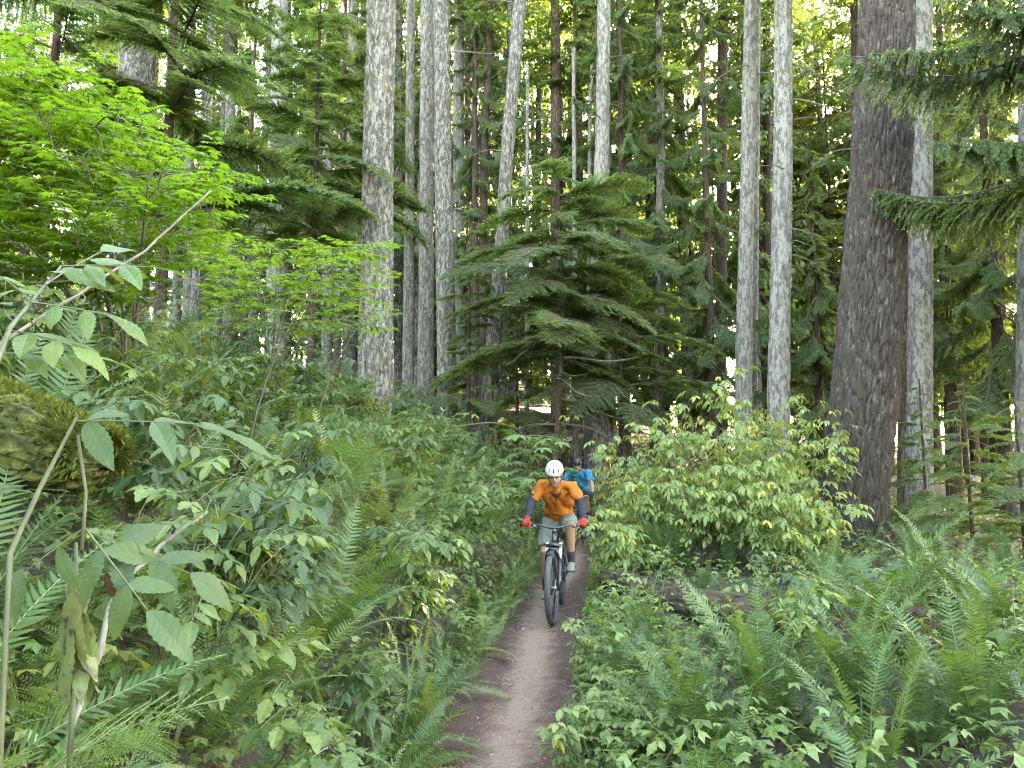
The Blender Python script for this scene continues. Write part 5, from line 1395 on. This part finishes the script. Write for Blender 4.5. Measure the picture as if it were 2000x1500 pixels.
def ell(g, c, r3, rot=None, n=18, m=11):
    th = np.linspace(0, np.pi, m)[1:-1]; ph = np.arange(n) * 2 * np.pi / n
    V = np.stack([np.sin(th)[:, None] * np.cos(ph), np.sin(th)[:, None] * np.sin(ph), np.repeat(np.cos(th)[:, None], n, 1)], -1).reshape(-1, 3)
    V = np.vstack([V, [0, 0, 1], [0, 0, -1]]) * np.asarray(r3)
    if rot is not None: V = V @ np.array(rot).T
    V = V + np.asarray(c, float)
    k = m - 2; i = np.arange(k - 1)[:, None] * n; j = np.arange(n)[None]; j2 = (j + 1) % n
    Q = np.stack([i + j, i + n + j, i + n + j2, i + j2], -1).reshape(-1, 4)
    jj = np.arange(n); t, b = k * n, k * n + 1
    T = np.concatenate([np.stack([np.full(n, t), jj, (jj + 1) % n], -1), np.stack([np.full(n, b), (k - 1) * n + (jj + 1) % n, (k - 1) * n + jj], -1)])
    g.add(V, T, Q); return g
def organic(g, name, mats, voxel=.008, it=4, fac=.5, wr=0.0, seed=0, wscale=(14, 9)):
    """fuse overlapping closed shapes into one continuous skin"""
    me0 = g.mesh(name, mats); o = bpy.data.objects.new(name, me0); COL.objects.link(o)
    md = o.modifiers.new('fuse', 'REMESH'); md.mode = 'VOXEL'; md.voxel_size = voxel
    ms = o.modifiers.new('soften', 'SMOOTH'); ms.factor = fac; ms.iterations = it
    dg = bpy.context.evaluated_depsgraph_get(); dg.update()
    me = bpy.data.meshes.new_from_object(o.evaluated_get(dg)); me.name = name
    bpy.data.objects.remove(o); bpy.data.meshes.remove(me0)
    n = len(me.vertices); co = np.empty(n * 3, np.float32); me.vertices.foreach_get('co', co); co = co.reshape(-1, 3).astype(float)
    if wr:
        nn = np.empty(n * 3, np.float32); me.vertices.foreach_get('normal', nn); nn = nn.reshape(-1, 3)
        w = vnoise(co[:, 1] * wscale[0] + co[:, 0] * 5, co[:, 2] * wscale[1] + co[:, 1] * 6, seed) + .6 * vnoise(co[:, 1] * 25 - co[:, 2] * 12, co[:, 2] * 22 + co[:, 0] * 10, seed + 1) - .8
        w = np.sign(w) * np.abs(w) ** .8
        co = co + nn * (w * wr)[:, None]
        me.vertices.foreach_set('co', co.astype(np.float32).ravel())
    me.polygons.foreach_set('use_smooth', np.ones(len(me.polygons), bool))
    if not me.materials:
        for m in (mats if isinstance(mats, (list, tuple)) else [mats]): me.materials.append(m)
    me.update(); return me

def torus(g, c, Rm, rm, n=96, m=12, knob=0.0, flat=1.0):
    a = np.arange(n) * 2 * np.pi / n; b = np.arange(m) * 2 * np.pi / m
    rr = np.full((n, m), rm)
    if knob:
        I, J = np.meshgrid(np.arange(n), np.arange(m), indexing='ij')
        outer = np.cos(b)[None] > -.1
        rr = rr + knob * (((I // 2 + J) % 2 == 0) & outer)
    x = (Rm + rr * np.cos(b)[None]) * np.cos(a)[:, None]; z = (Rm + rr * np.cos(b)[None]) * np.sin(a)[:, None]; y = rr * np.sin(b)[None] * flat
    V = np.stack([x + c[0], y + c[1], z + c[2]], -1).reshape(-1, 3)
    i = np.arange(n)[:, None] * m; i2 = ((np.arange(n) + 1) % n)[:, None] * m; j = np.arange(m)[None]; j2 = (j + 1) % m
    g.add(V, None, np.stack([i + j, i + j2, i2 + j2, i2 + j], -1).reshape(-1, 4)); return g
def box(g, c, s, rot=None):
    V = np.array([[x, y, z] for x in (-.5, .5) for y in (-.5, .5) for z in (-.5, .5)]) * np.asarray(s, float)
    if rot is not None: V = V @ np.array(rot).T
    g.add(V + np.asarray(c, float), None, [[0, 1, 3, 2], [4, 6, 7, 5], [0, 4, 5, 1], [2, 3, 7, 6], [0, 2, 6, 4], [1, 5, 7, 3]]); return g
def TB(pts, r, n=10):
    return tube(Geo(), pts, r, n)

def bicycle(name, label, M, steer=0.0, frame=None):
    t = thing(name, label, 'bicycle'); t.matrix_world = M
    fm = frame or M_frame
    ax = np.array([1.2, 0, .372]); hd = np.array([-.4226, 0, .906])
    crown = np.array([.965, 0, .80]); top = np.array([.905, 0, .925]); bb = np.array([.44, 0, .33])
    g = Geo()
    tube(g, [crown + [-.005, 0, .01], top], [.028, .026], 14)
    tube(g, [bb, [.68, 0, .55], crown + [-.03, 0, .03]], [.030, .034, .030], 12)
    tube(g, [top + [-.02, 0, -.03], [.6, 0, .76], [.33, 0, .68]], [.024, .022, .020], 12)
    tube(g, [bb, [.36, 0, .60], [.32, 0, .74]], [.022, .019, .018], 12)
    for s in (-1, 1):
        tube(g, [bb + [-.03, .03 * s, .01], [.2, .062 * s, .35], [0, .074 * s, .372]], [.014, .012, .011], 8)
        tube(g, [[.345, .022 * s, .66], [.2, .06 * s, .54], [0, .074 * s, .385]], [.011, .010, .010], 8)
    tube(g, [bb + [0, -.045, 0], bb + [0, .045, 0]], .026, 12)
    obj('frame', g.mesh('frame', fm, True), t)
    obj('rear_shock', TB([[.40, 0, .62], [.57, 0, .69]], [.022, .018]).mesh('rear_shock', M_dkalu, True), t)
    St = Matrix.Translation(Vector(top)) @ Matrix.Rotation(steer, 4, Vector(hd)) @ Matrix.Translation(-Vector(top))
    # fork
    g = Geo()
    tube(g, [crown + [.02, -.085, -.02], crown + [.0, 0, .0], crown + [.02, .085, -.02]], [.022, .028, .022], 10)
    for s in (-1, 1):
        a0 = ax + [-.035, .072 * s, .0]; a1 = a0 + hd * .31
        tube(g, [a0 - hd * .03, a0 + hd * .1, a1], [.018, .022, .023], 10)
    arch0 = ax + hd * .30
    an = np.linspace(-1, 1, 9); 
    tube(g, np.stack([arch0[0] + .03 + .02 * (1 - an ** 2), .072 * an, arch0[2] + .02 + .105 * (1 - an ** 4)], 1), .014, 8)
    fk = obj('fork', g.mesh('fork', M_blackgl, True), t, St)
    for s in (-1, 1):
        a0 = ax + [-.035, .072 * s, .0] + hd * .29
        obj('stanchion', TB([a0, a0 + hd * .20], .0165, 12).mesh('stanchion', M_silver, True), fk)
    g = Geo(); u = np.linspace(-.9, 1.2, 9)
    ct = ax + np.stack([.385 * np.sin(u * .5 - .25), 0 * u, .385 * np.cos(u * .5 - .25)], 1)
    V = np.concatenate([ct + [0, -.036, -.012], ct + [0, -.016, .004], ct + [0, .016, .004], ct + [0, .036, -.012]])
    Q = np.concatenate([np.stack([np.arange(8) + 9 * k, np.arange(8) + 1 + 9 * k, np.arange(8) + 9 * k + 10, np.arange(8) + 9 * k + 9], 1) for k in range(3)])
    md = obj('mudguard', g.add(V, None, Q).mesh('mudguard', M_rub, True), t, St); sm = md.modifiers.new('thick', 'SOLIDIFY'); sm.thickness = .004
    hb = Geo()
    tube(hb, [top + hd * -.01, top + hd * .035], .024, 12)
    tube(hb, [top + hd * .02, top + hd * .02 + [.045, 0, .008]], [.02, .02], 12)
    obj('stem', hb.mesh('stem', M_dkalu, True), t, St)
    bc = np.array([.93, 0, .975])
    y = np.linspace(-.375, .375, 23); ay = np.abs(y)
    bp = np.stack([bc[0] - .05 * np.clip((ay - .06) / .3, 0, 1) ** 1.3, y, bc[2] + .032 * np.clip((ay - .05) / .12, 0, 1) - .0 * ay], 1)
    h = obj('handlebar', TB(bp, .0155 - .004 * np.clip((ay - .03) / .1, 0, 1), 10).mesh('handlebar', M_frame, True), t, St)
    for s in (-1, 1):
        e = np.array([.882, .31 * s, 1.007])
        obj('grip', TB([[.895, .245 * s, 1.007], e, [.879, .385 * s, 1.006]], .0165, 10).mesh('grip', M_rub, True), h)
        g = Geo(); box(g, [.91, .225 * s, .99], [.035, .045, .03]); tube(g, [[.925, .215 * s, .985], [.955, .25 * s, .975], [.95, .31 * s, .968]], [.006, .005, .005], 6)
        obj('brake_lever', g.mesh('brake_lever', M_dkalu, True), h)
        obj('brake_cable', TB([[.93, .21 * s, .985], [.985, .12 * s, .97], [.985, .04 * s, .88], [.95, .03 * s, .76]], .0035, 6).mesh('brake_cable', M_rub, True), h)
    for nm, c, M_ in (('front', ax, St), ('rear', np.array([0, 0, .372]), None)):
        g = Geo(); tube(g, [c + [0, -.055, 0], c + [0, .055, 0]], [.022, .022], 12)
        for k in range(28):
            a = k * 2 * math.pi / 28; s = 1 if k % 2 else -1; d = np.array([math.cos(a), 0, math.sin(a)])
            tube(g, [c + [0, .03 * s, 0] + d * .02, c + d * .312], .0013, 4, cap=False)
        w = obj('wheel', g.mesh('wheel', M_dkalu, True), t, M_)
        obj('tyre', torus(Geo(), c, .341, .0295, 108, 12, .0035).mesh('tyre', M_tyre, False), w)
        obj('rim', torus(Geo(), c, .312, .014, 96, 8).mesh('rim', M_blackgl, True), w)
        g = Geo(); torus(g, c + [0, .045, 0], .08, .012, 48, 4, flat=.12); obj('brake_disc', g.mesh('brake_disc', M_alu, True), w)
    g = Geo(); torus(g, bb + [0, -.055, 0], .068, .010, 36, 4, flat=.3); 
    for k in range(4):
        a = k * math.pi / 2; tube(g, [bb + [0, -.055, 0], bb + [.068 * math.cos(a), -.055, .068 * math.sin(a)]], .006, 5)
    obj('chainring', g.mesh('chainring', M_dkalu, True), t)
    g = Geo()
    for q in range(8): torus(g, np.array([0, -.04 + .003 * q, .372]), .085 - .007 * q, .004, 30, 4, flat=.4)
    obj('cassette', g.mesh('cassette', M_alu, True), t)
    g = Geo(); box(g, [-.01, -.07, .27], [.04, .02, .10]); torus(g, np.array([.02, -.06, .22]), .022, .006, 18, 5); obj('derailleur', g.mesh('derailleur', M_dkalu, True), t)
    for s in (-1, 1):
        a = R(78) if s > 0 else R(258); e = bb + [.17 * math.cos(a), .085 * s, .17 * math.sin(a)]
        c = obj('crank', TB([bb + [0, .06 * s, 0], e], [.015, .012], 8).mesh('crank', M_dkalu, True), t)
        g = Geo(); box(g, e + [0, .065 * s, 0], [.10, .095, .018]); tube(g, [e, e + [0, .05 * s, 0]], .007, 6); obj('pedal', g.mesh('pedal', M_blackgl), c)
    obj('seatpost', TB([[.33, 0, .72], [.285, 0, .86]], .0155, 10).mesh('seatpost', M_blackgl, True), t)
    g = Geo(); etube(g, [[.12, 0, .888], [.2, 0, .885], [.3, 0, .882], [.39, 0, .88]], [.065, .06, .028, .018], [.02, .022, .02, .014], 14)
    obj('saddle', g.mesh('saddle', M_rub, True), t)
    return t

def rider(label, M, shirt, shorts, helm, glove, sleeve=True, up=0.0, back=0.0, pitch=34, beard=True, logo=False, turn=0.0, seed=0):
    t = thing('person', label, 'person'); t.matrix_world = M
    T = lambda p: np.array(p, float) + np.array([-back * (p[2] - 1) / .5, 0, up * np.clip((p[2] - 1.0) / .45, 0, 1)])
    hipL, hipR = np.array([.22, .10, 1.0]), np.array([.22, -.10, 1.0])
    knee = {1: np.array([.64, .155, .96]), -1: np.array([.53, -.15, .66])}
    ank = {1: np.array([.455, .15, .575]), -1: np.array([.365, -.15, .245])}
    sh = {s: T([.64, .19 * s, 1.435]) for s in (-1, 1)}
    elb = {s: np.array([.715, .285 * s, 1.215 + up * .4]) for s in (-1, 1)}
    wri = {s: np.array([.835, .312 * s, 1.055]) for s in (-1, 1)}
    hc = T([.825, 0, 1.562])
    HR = np.array(Matrix.Rotation(turn, 3, 'Z') @ Matrix.Rotation(R(pitch), 3, 'Y'))
    H = lambda x, y, z: hc + HR @ np.array([x, y, z])
    spine = [T(p) for p in ([.20, 0, .97], [.27, 0, 1.07], [.38, 0, 1.19], [.51, 0, 1.32], [.615, 0, 1.41], [.675, 0, 1.475])]
    g = Geo()
    etube(g, spine, [.15, .145, .14, .155, .14, .07], [.11, .105, .10, .108, .088, .055])
    etube(g, [T([.67, 0, 1.44]), hc + HR @ np.array([-.03, 0, -.05])], [.058, .055], [.06, .058])
    ell(g, H(-.01, 0, .02), (.098, .076, .105), HR)
    ell(g, H(.022, 0, -.055), (.068, .058, .068), HR); ell(g, H(.07, 0, -.102), (.026, .028, .02), HR)
    ell(g, H(.098, 0, -.022), (.016, .013, .028), HR, 10, 7); ell(g, H(.102, 0, -.038), (.016, .016, .012), HR, 10, 7)
    ell(g, H(.078, 0, .015), (.02, .05, .014), HR, 12, 7); ell(g, H(.085, 0, -.073), (.012, .024, .008), HR, 10, 7)
    for s in (-1, 1):
        ell(g, H(-.01, .078 * s, -.025), (.022, .010, .032), HR, 10, 7)
        etube(g, [sh[s] * [1, .75, 1] + [0, 0, -.035], sh[s] * [1, .95, 1] + [0, 0, -.035], (sh[s] + elb[s]) / 2, elb[s], elb[s] * .65 + wri[s] * .35, wri[s]], [.048, .048, .046, .040, .041, .028], [.048, .048, .048, .040, .038, .024])
        etube(g, [wri[s], np.array([.862, .312 * s, 1.035])], [.028, .036], [.024, .02])
        hp = hipL if s > 0 else hipR
        cf = knee[s] * .68 + ank[s] * .32
        etube(g, [hp, hp * .5 + knee[s] * .5, knee[s], cf + [-.015, 0, 0], ank[s] * .85 + knee[s] * .15, ank[s]], [.088, .078, .056, .055, .038, .036], [.092, .082, .06, .058, .042, .04])
        etube(g, [ank[s], ank[s] + [.0, 0, -.06], ank[s] + [.13, 0, -.085]], [.036, .038, .036], [.04, .04, .022])
    obj('body', organic(g, 'body', M_skin, .0085, 3), t)
    for s in (-1, 1):
        g = Geo(); ell(g, H(.083, .031 * s, -.006), (.012, .012, .010), HR, 12, 8); obj('eye', g.mesh('eye', M_eye, True), t)
        g = Geo(); etube(g, [H(.092, .014 * s, .016), H(.094, .034 * s, .020), H(.080, .054 * s, .013)], .005, .005, 8); obj('eyebrow', g.mesh('eyebrow', M_hair, True), t)
    if beard:
        g = Geo(); ell(g, H(.026, 0, -.075), (.069, .060, .058), HR); ell(g, H(.07, 0, -.108), (.028, .031, .022), HR); me = organic(g, 'beard', M_hair, .006, 3)
        b = obj('beard', me, t)
        m, nt, p, o_ = new_mat('stubble'); v = objvec(nt); nt.links.new(mixc(nt, noise(nt, v, 160, 2), (.03, .02, .015), (.24, .13, .09)), p.inputs['Base Color']); p.inputs['Roughness'].default_value = .8
        me.materials.clear(); me.materials.append(m)
    g = Geo(); ell(g, H(-.035, 0, .02), (.078, .081, .08), HR); obj('hair', g.mesh('hair', M_hair, True), t)
    # clothes
    g = Geo()
    sp2 = [T(p) for p in ([.275, 0, 1.085], [.31, 0, 1.12], [.38, 0, 1.19], [.51, 0, 1.32], [.615, 0, 1.41], [.665, 0, 1.455], [.69, 0, 1.485])]
    etube(g, sp2, [.180, .176, .168, .178, .165, .095, .072], [.135, .13, .125, .135, .112, .085, .072], 24, cap=.15)
    for s in (-1, 1):
        e = sh[s] * .22 + elb[s] * .78
        etube(g, [T([.655, .05 * s, 1.44]), T([.65, .11 * s, 1.425]), sh[s] * [1, .94, 1] + [0, 0, -.022], sh[s] * .55 + elb[s] * .45, e], [.055, .066, .072, .066, .066], [.05, .058, .070, .066, .066], 20, side=(1, 0, 0), cap=.1)
    me = organic(g, 'shirt', shirt, .009, 2, wr=.034, seed=seed)
    so = obj('shirt', me, t)
    if logo:
        bv = BVHTree.FromPolygons([v.co[:] for v in me.vertices], [p.vertices[:] for p in me.polygons])
        half = [(0, .52), (.18, .60), (.42, .66), (.80, 1.0), (.98, .98), (.92, .45), (.70, .12), (.40, -.02), (.22, -.20), (.20, -.60), (.10, -.95), (0, -1.0)]
        poly = np.array(half + [(-a, b) for a, b in half[::-1]])
        def inside(x, y):
            c = False; j = len(poly) - 1
            for i in range(len(poly)):
                if (poly[i, 1] > y) != (poly[j, 1] > y) and x < (poly[j, 0] - poly[i, 0]) * (y - poly[i, 1]) / (poly[j, 1] - poly[i, 1] + 1e-9) + poly[i, 0]: c = not c
                j = i
            return c
        n = 44; V, Q, id_ = [], [], {}
        def vert(i, j):
            if (i, j) not in id_:
                y = .0 + (i / n * 2 - 1) * .062; z = 1.30 + up + (j / n * 2 - 1) * .058
                hit_ = bv.ray_cast(Vector((2, y, z)), Vector((-1, 0, 0)))
                id_[(i, j)] = len(V); V.append((hit_[0] + hit_[1] * .003)[:] if hit_[0] else (0.5, y, z))
            return id_[(i, j)]
        for i in range(n):
            for j in range(n):
                x, y = (i + .5) / n * 2 - 1, (j + .5) / n * 2 - 1
                eye = (abs(abs(x) - .33) < .14 and abs(y - (.33 + .45 * (abs(x) - .33))) < .05) or (abs(x) < .05 and y > .1)
                if inside(x, y) and not eye: Q.append([vert(i, j), vert(i + 1, j), vert(i + 1, j + 1), vert(i, j + 1)])
        obj('emblem', Geo().add(V, None, Q).mesh('emblem', M_logo), so)
    g = Geo()
    etube(g, [T(p) for p in ([.17, 0, .95], [.21, 0, 1.0], [.27, 0, 1.08])], [.16, .168, .158], [.13, .135, .115], 24, cap=.4)
    for s, f in ((1, .84), (-1, .90)):
        hp = hipL if s > 0 else hipR; e = hp * (1 - f) + knee[s] * f
        etube(g, [hp, hp * .5 + e * .5, e], [.105, .105, .097], [.115, .112, .105], 20, cap=.08)
    obj('shorts', organic(g, 'shorts', shorts, .010, 2, wr=.016, seed=seed + 3), t)
    for s in (-1, 1):
        if sleeve:
            g = Geo(); a = sh[s] * .45 + elb[s] * .55
            etube(g, [a, elb[s], elb[s] * .65 + wri[s] * .35, wri[s] * .92 + elb[s] * .08], [.057, .053, .051, .037], [.058, .053, .048, .034], 16, cap=.1)
            obj('arm_cover', organic(g, 'arm_cover', M_navy, .006, 2, wr=.004, seed=seed + 5), t)
        g = Geo()
        etube(g, [wri[s] * .85 + elb[s] * .15, wri[s]], [.034, .036], [.031, .03], 14, cap=.15)
        etube(g, [wri[s], np.array([.852, .313 * s, 1.042]), np.array([.880, .313 * s, 1.033])], [.036, .043, .043], [.028, .021, .015], 14)
        for k in range(4):
            y = (.343 - .0205 * k) * s; q = (-.006, .002, .004, 0)[3 - k]
            pts = [[.872, y, 1.038], [.905 + q, y, 1.030], [.914 + q, y, 1.004], [.904 + q * .5, y, .985]] if k < 3 else [[.872, y, 1.038], [.910, y - .006 * s, 1.028], [.938, y - .012 * s, 1.002], [.952, y - .014 * s, .978]]
            etube(g, pts, [.0115, .011, .010, .009], [.0115, .011, .010, .009], 10)
        etube(g, [[.855, .285 * s, 1.035], [.868, .262 * s, 1.015], [.888, .252 * s, .992]], [.014, .012, .010], [.014, .012, .010], 10)
        obj('glove', organic(g, 'glove', glove, .0042, 2), t)
        if sleeve:
            g = Geo(); c = wri[s] * .82 + elb[s] * .18; etube(g, [c, c * .7 + wri[s] * .3], [.036, .036], [.033, .033], 12, cap=.1); obj('glove_cuff', g.mesh('glove_cuff', plain('pale_cuff', (.6, .5, .47), .8), True), t)
        a = ank[s]; g = Geo()
        etube(g, [a * .72 + knee[s] * .28, a * .85 + knee[s] * .15, a, a + [.0, 0, -.03]], [.05, .045, .042, .044], [.054, .049, .047, .05], 14, cap=.1)
        obj('sock', g.mesh('sock', M_blackcl, True), t)
        g = Geo()
        etube(g, [a + [-.055, 0, -.05], a + [-.01, 0, -.045], a + [.07, 0, -.068], a + [.135, 0, -.085], a + [.185, 0, -.092]], [.036, .042, .045, .05, .040], [.045, .05, .036, .027, .020], 16)
        so = obj('shoe', organic(g, 'shoe', M_shoe, .006, 2), t)
        g = Geo(); etube(g, [a + [-.06, 0, -.095], a + [.0, 0, -.098], a + [.08, 0, -.105], a + [.14, 0, -.110], a + [.19, 0, -.106]], [.037, .040, .042, .051, .040], [.012, .012, .012, .012, .010], 14)
        obj('sole', g.mesh('sole', M_rub, True), so)
        g = Geo()
        for q in range(4):
            c = a + [.03 + .028 * q, 0, -.028 - .012 * q]; tube(g, [c + [0, -.026, -.008], c + [0, 0, .006], c + [0, .026, -.008]], .004, 5)
        obj('laces', g.mesh('laces', M_foam, True), so)
    # helmet
    n, m = 60, 20; g = Geo(); V, Q, ins = [], [], []
    for j in range(m + 1):
        el = R(-8 + 98 * j / m)
        for i in range(n):
            a = 2 * math.pi * i / n
            drop = -.012 * math.cos(a) - .02 * max(0, -math.cos(a))
            rg = 1 + .018 * math.cos(a * 9) * math.sin(j / m * math.pi)
            V.append((.122 * rg * math.cos(el) * math.cos(a), .100 * rg * math.cos(el) * math.sin(a), .105 * math.sin(el) + (drop if j == 0 else 0)))
    for j in range(m):
        for i in range(n):
            ph = (i + 3) % 6
            hole = (ph in (2, 3) and 3 <= j <= 8) or (ph in (2, 3) and 11 <= j <= 13 and ((i + 3) // 6) % 2 == 0)
            if not hole: Q.append([j * n + i, j * n + (i + 1) % n, (j + 1) * n + (i + 1) % n, (j + 1) * n + i])
    Vw = np.array(V) @ HR.T + H(-.005, 0, .045)
    ho = obj('helmet', g.add(Vw, None, Q).mesh('helmet', helm, True), t); sd = ho.modifiers.new('thick', 'SOLIDIFY'); sd.thickness = .012; sd.offset = -1
    g = Geo(); ell(g, H(-.005, 0, .045), (.107, .086, .09), HR); obj('helmet_liner', g.mesh('helmet_liner', M_foam, True), ho)
    for s in (-1, 1):
        obj('strap', TB([H(-.01, .082 * s, .03), H(.0, .080 * s, -.03), H(.028, .055 * s, -.105), H(.035, .0, -.128)], .0045, 6).mesh('strap', M_blackcl, True), ho)
    return t

def pose(rear, front):
    d = Vector((front[0] - rear[0], front[1] - rear[1], front[2] - rear[2])).normalized()
    y = Vector((0, 0, 1)).cross(d).normalized(); z = d.cross(y)
    M = Matrix.Identity(4)
    for i in range(3): M[i][0], M[i][1], M[i][2], M[i][3] = d[i], y[i], z[i], rear[i]
    return M
def ontrail(x, y): return (x, y, float(height(np.array([x]), np.array([y]))[0]) + .018)
M1 = pose(ontrail(.60, 9.13), ontrail(.42, 7.94))
bicycle('mountain_bike', 'black mountain bike ridden by the person in orange', M1, steer=-.05)
rider('person in orange shirt, grey green shorts, red gloves and white helmet riding in front', M1, M_orange, M_olive, M_white, M_red, True, 0, 0, 28, True, True, 0, 3)
M2 = pose(ontrail(1.50, 15.65), ontrail(1.20, 14.50))
bicycle('mountain_bike', 'dark mountain bike ridden by the person in blue', M2, steer=.05)
rider('person in a blue jersey and black helmet riding behind the one in orange', M2, M_blue, M_blackcl, M_blackgl, M_blackcl, False, .07, .06, 18, False, False, .1, 8)

# ------------------------------------------------------------------ labels that single out one of many
def seen_at(o):
    v = cam.matrix_world.inverted() @ o.matrix_world.translation
    return (1000 + FPX * v.x / max(-v.z, .3), 750 - FPX * v.y / max(-v.z, .3))
bpy.context.view_layer.update()
PLANT = [(110, 850, 'by the mossy log'), (735, 770, 'below the thick mossy trunk'), (873, 750, 'below the fissured trunk'), (955, 800, 'near the foot of the leaning trunk'), (150, 1270, 'by the wilted leaves'),
         (60, 1470, 'in the lower left corner'), (340, 1180, 'around the left foreground elder'), (960, 1050, 'left of the front rider'), (850, 1400, 'above the trail foreground'), (800, 900, 'around the upright yellowing fern'),
         (200, 660, 'at the foot of the vine maple'), (520, 920, 'under the tall elder stems'), (640, 1180, 'midway down the bank'), (560, 1420, 'at the lower left middle'), (1660, 1070, 'at the huge trunk'), (1350, 1190, 'around the decayed log'),
         (1735, 1250, 'near the raised pale fern'), (1900, 1450, 'in the lower right corner'), (1500, 1400, 'around the big foreground fern'), (1180, 1430, 'by the nearest stretch of trail'), (1160, 1200, 'beside the front wheel'),
         (1400, 960, 'before the salmonberry thicket'), (1800, 1010, 'below the pinkish trunk'), (1950, 1080, 'by the hemlock saplings'), (1175, 990, 'beside the rider in blue'), (1010, 900, 'behind the front rider'), (550, 700, 'below the mossy branched hemlock')]
TREE = [(150, 'behind the vine maple'), (300, 'behind the dark upper left hemlock'), (450, 'behind the vine maple tips'), (603, 'behind the mossy branched hemlock'), (735, 'behind the thick mossy trunk'), (870, 'behind the fissured trunk'), (1000, 'behind the leaning trunk'),
        (1090, 'behind the curved young hemlock'), (1178, 'behind the moss hung trunk'), (1300, 'behind the hanging cedars'), (1460, 'behind the slim pale trunk'), (1527, 'behind the broader pale trunk'), (1690, 'behind the huge trunk'), (1797, 'behind the pinkish trunk'), (1948, 'behind the reddish cedar')]
SHORT = {'slim grey trunk in the crowded stand behind the left fern bank': 'distant slim grey trunk', 'grey trunk in the stand behind the centre of the picture': 'distant grey trunk', 'dark cedar deep in the stand behind the salmonberry': 'distant dark cedar', 'far conifer in the sunlit stand at the right': 'far conifer',
         'sword fern combed down over the left edge of the trail': 'combed down sword fern', 'lady fern in the mass of green on the left bank': 'lady fern', 'yellow green fern in the mass on the upper left bank': 'yellow green fern', 'dark green sword fern in the mass on the left bank': 'dark sword fern',
         'small distant fern below the trunks behind the bank': 'small distant fern', 'dark sword fern among the low plants right of the trail': 'dark sword fern', 'broad dark sword fern in the right foreground': 'broad sword fern', 'leafy green shrub between the ferns of the left bank': 'leafy green shrub',
         'bramble with leaves in threes between the ferns of the left bank': 'bramble', 'blue green elder shoot between the ferns of the left bank': 'elder shoot', 'light green bramble with leaves in threes along the right trail edge': 'light green bramble', 'dark green bramble with leaves in threes along the right trail edge': 'dark green bramble'}
ORD = ['leftmost', 'second from left', 'third from left', 'fourth from left', 'fifth from left', 'sixth from left', 'seventh from left', 'eighth from left', 'ninth from left', 'tenth from left', 'eleventh from left', 'twelfth from left']
bunch = {}
for o in list(SC.objects):
    if o.get('label') in SHORT:
        x, y = seen_at(o); s = SHORT[o['label']]
        if o['category'] == 'tree': lm = min(TREE, key=lambda q: abs(q[0] - x))[1]
        else: lm = min(PLANT, key=lambda q: math.hypot(q[0] - x, q[1] - y))[2]
        if o['category'] == 'tree': s = ('nearer ' if o.location.y < 45 else '') + s
        bunch.setdefault((s, lm), []).append((x, o))
for (s, lm), L in bunch.items():
    L.sort(key=lambda q: q[0])
    for i, (x, o) in enumerate(L):
        n = len(L); pl = s + ('es' if s.endswith('ch') else 's')
        if n == 1: o['label'] = ('single ' if len((s + ' ' + lm).split()) < 16 else '') + s + ' ' + lm
        elif i == n - 1: o['label'] = 'rightmost of the ' + pl + ' ' + lm
        elif i >= n - 11 and i > 5: o['label'] = ORD[n - 1 - i].replace('left', 'right') + ' of the ' + pl + ' ' + lm
        else: o['label'] = ORD[min(i, 11)] + ' of the ' + pl + ' ' + lm
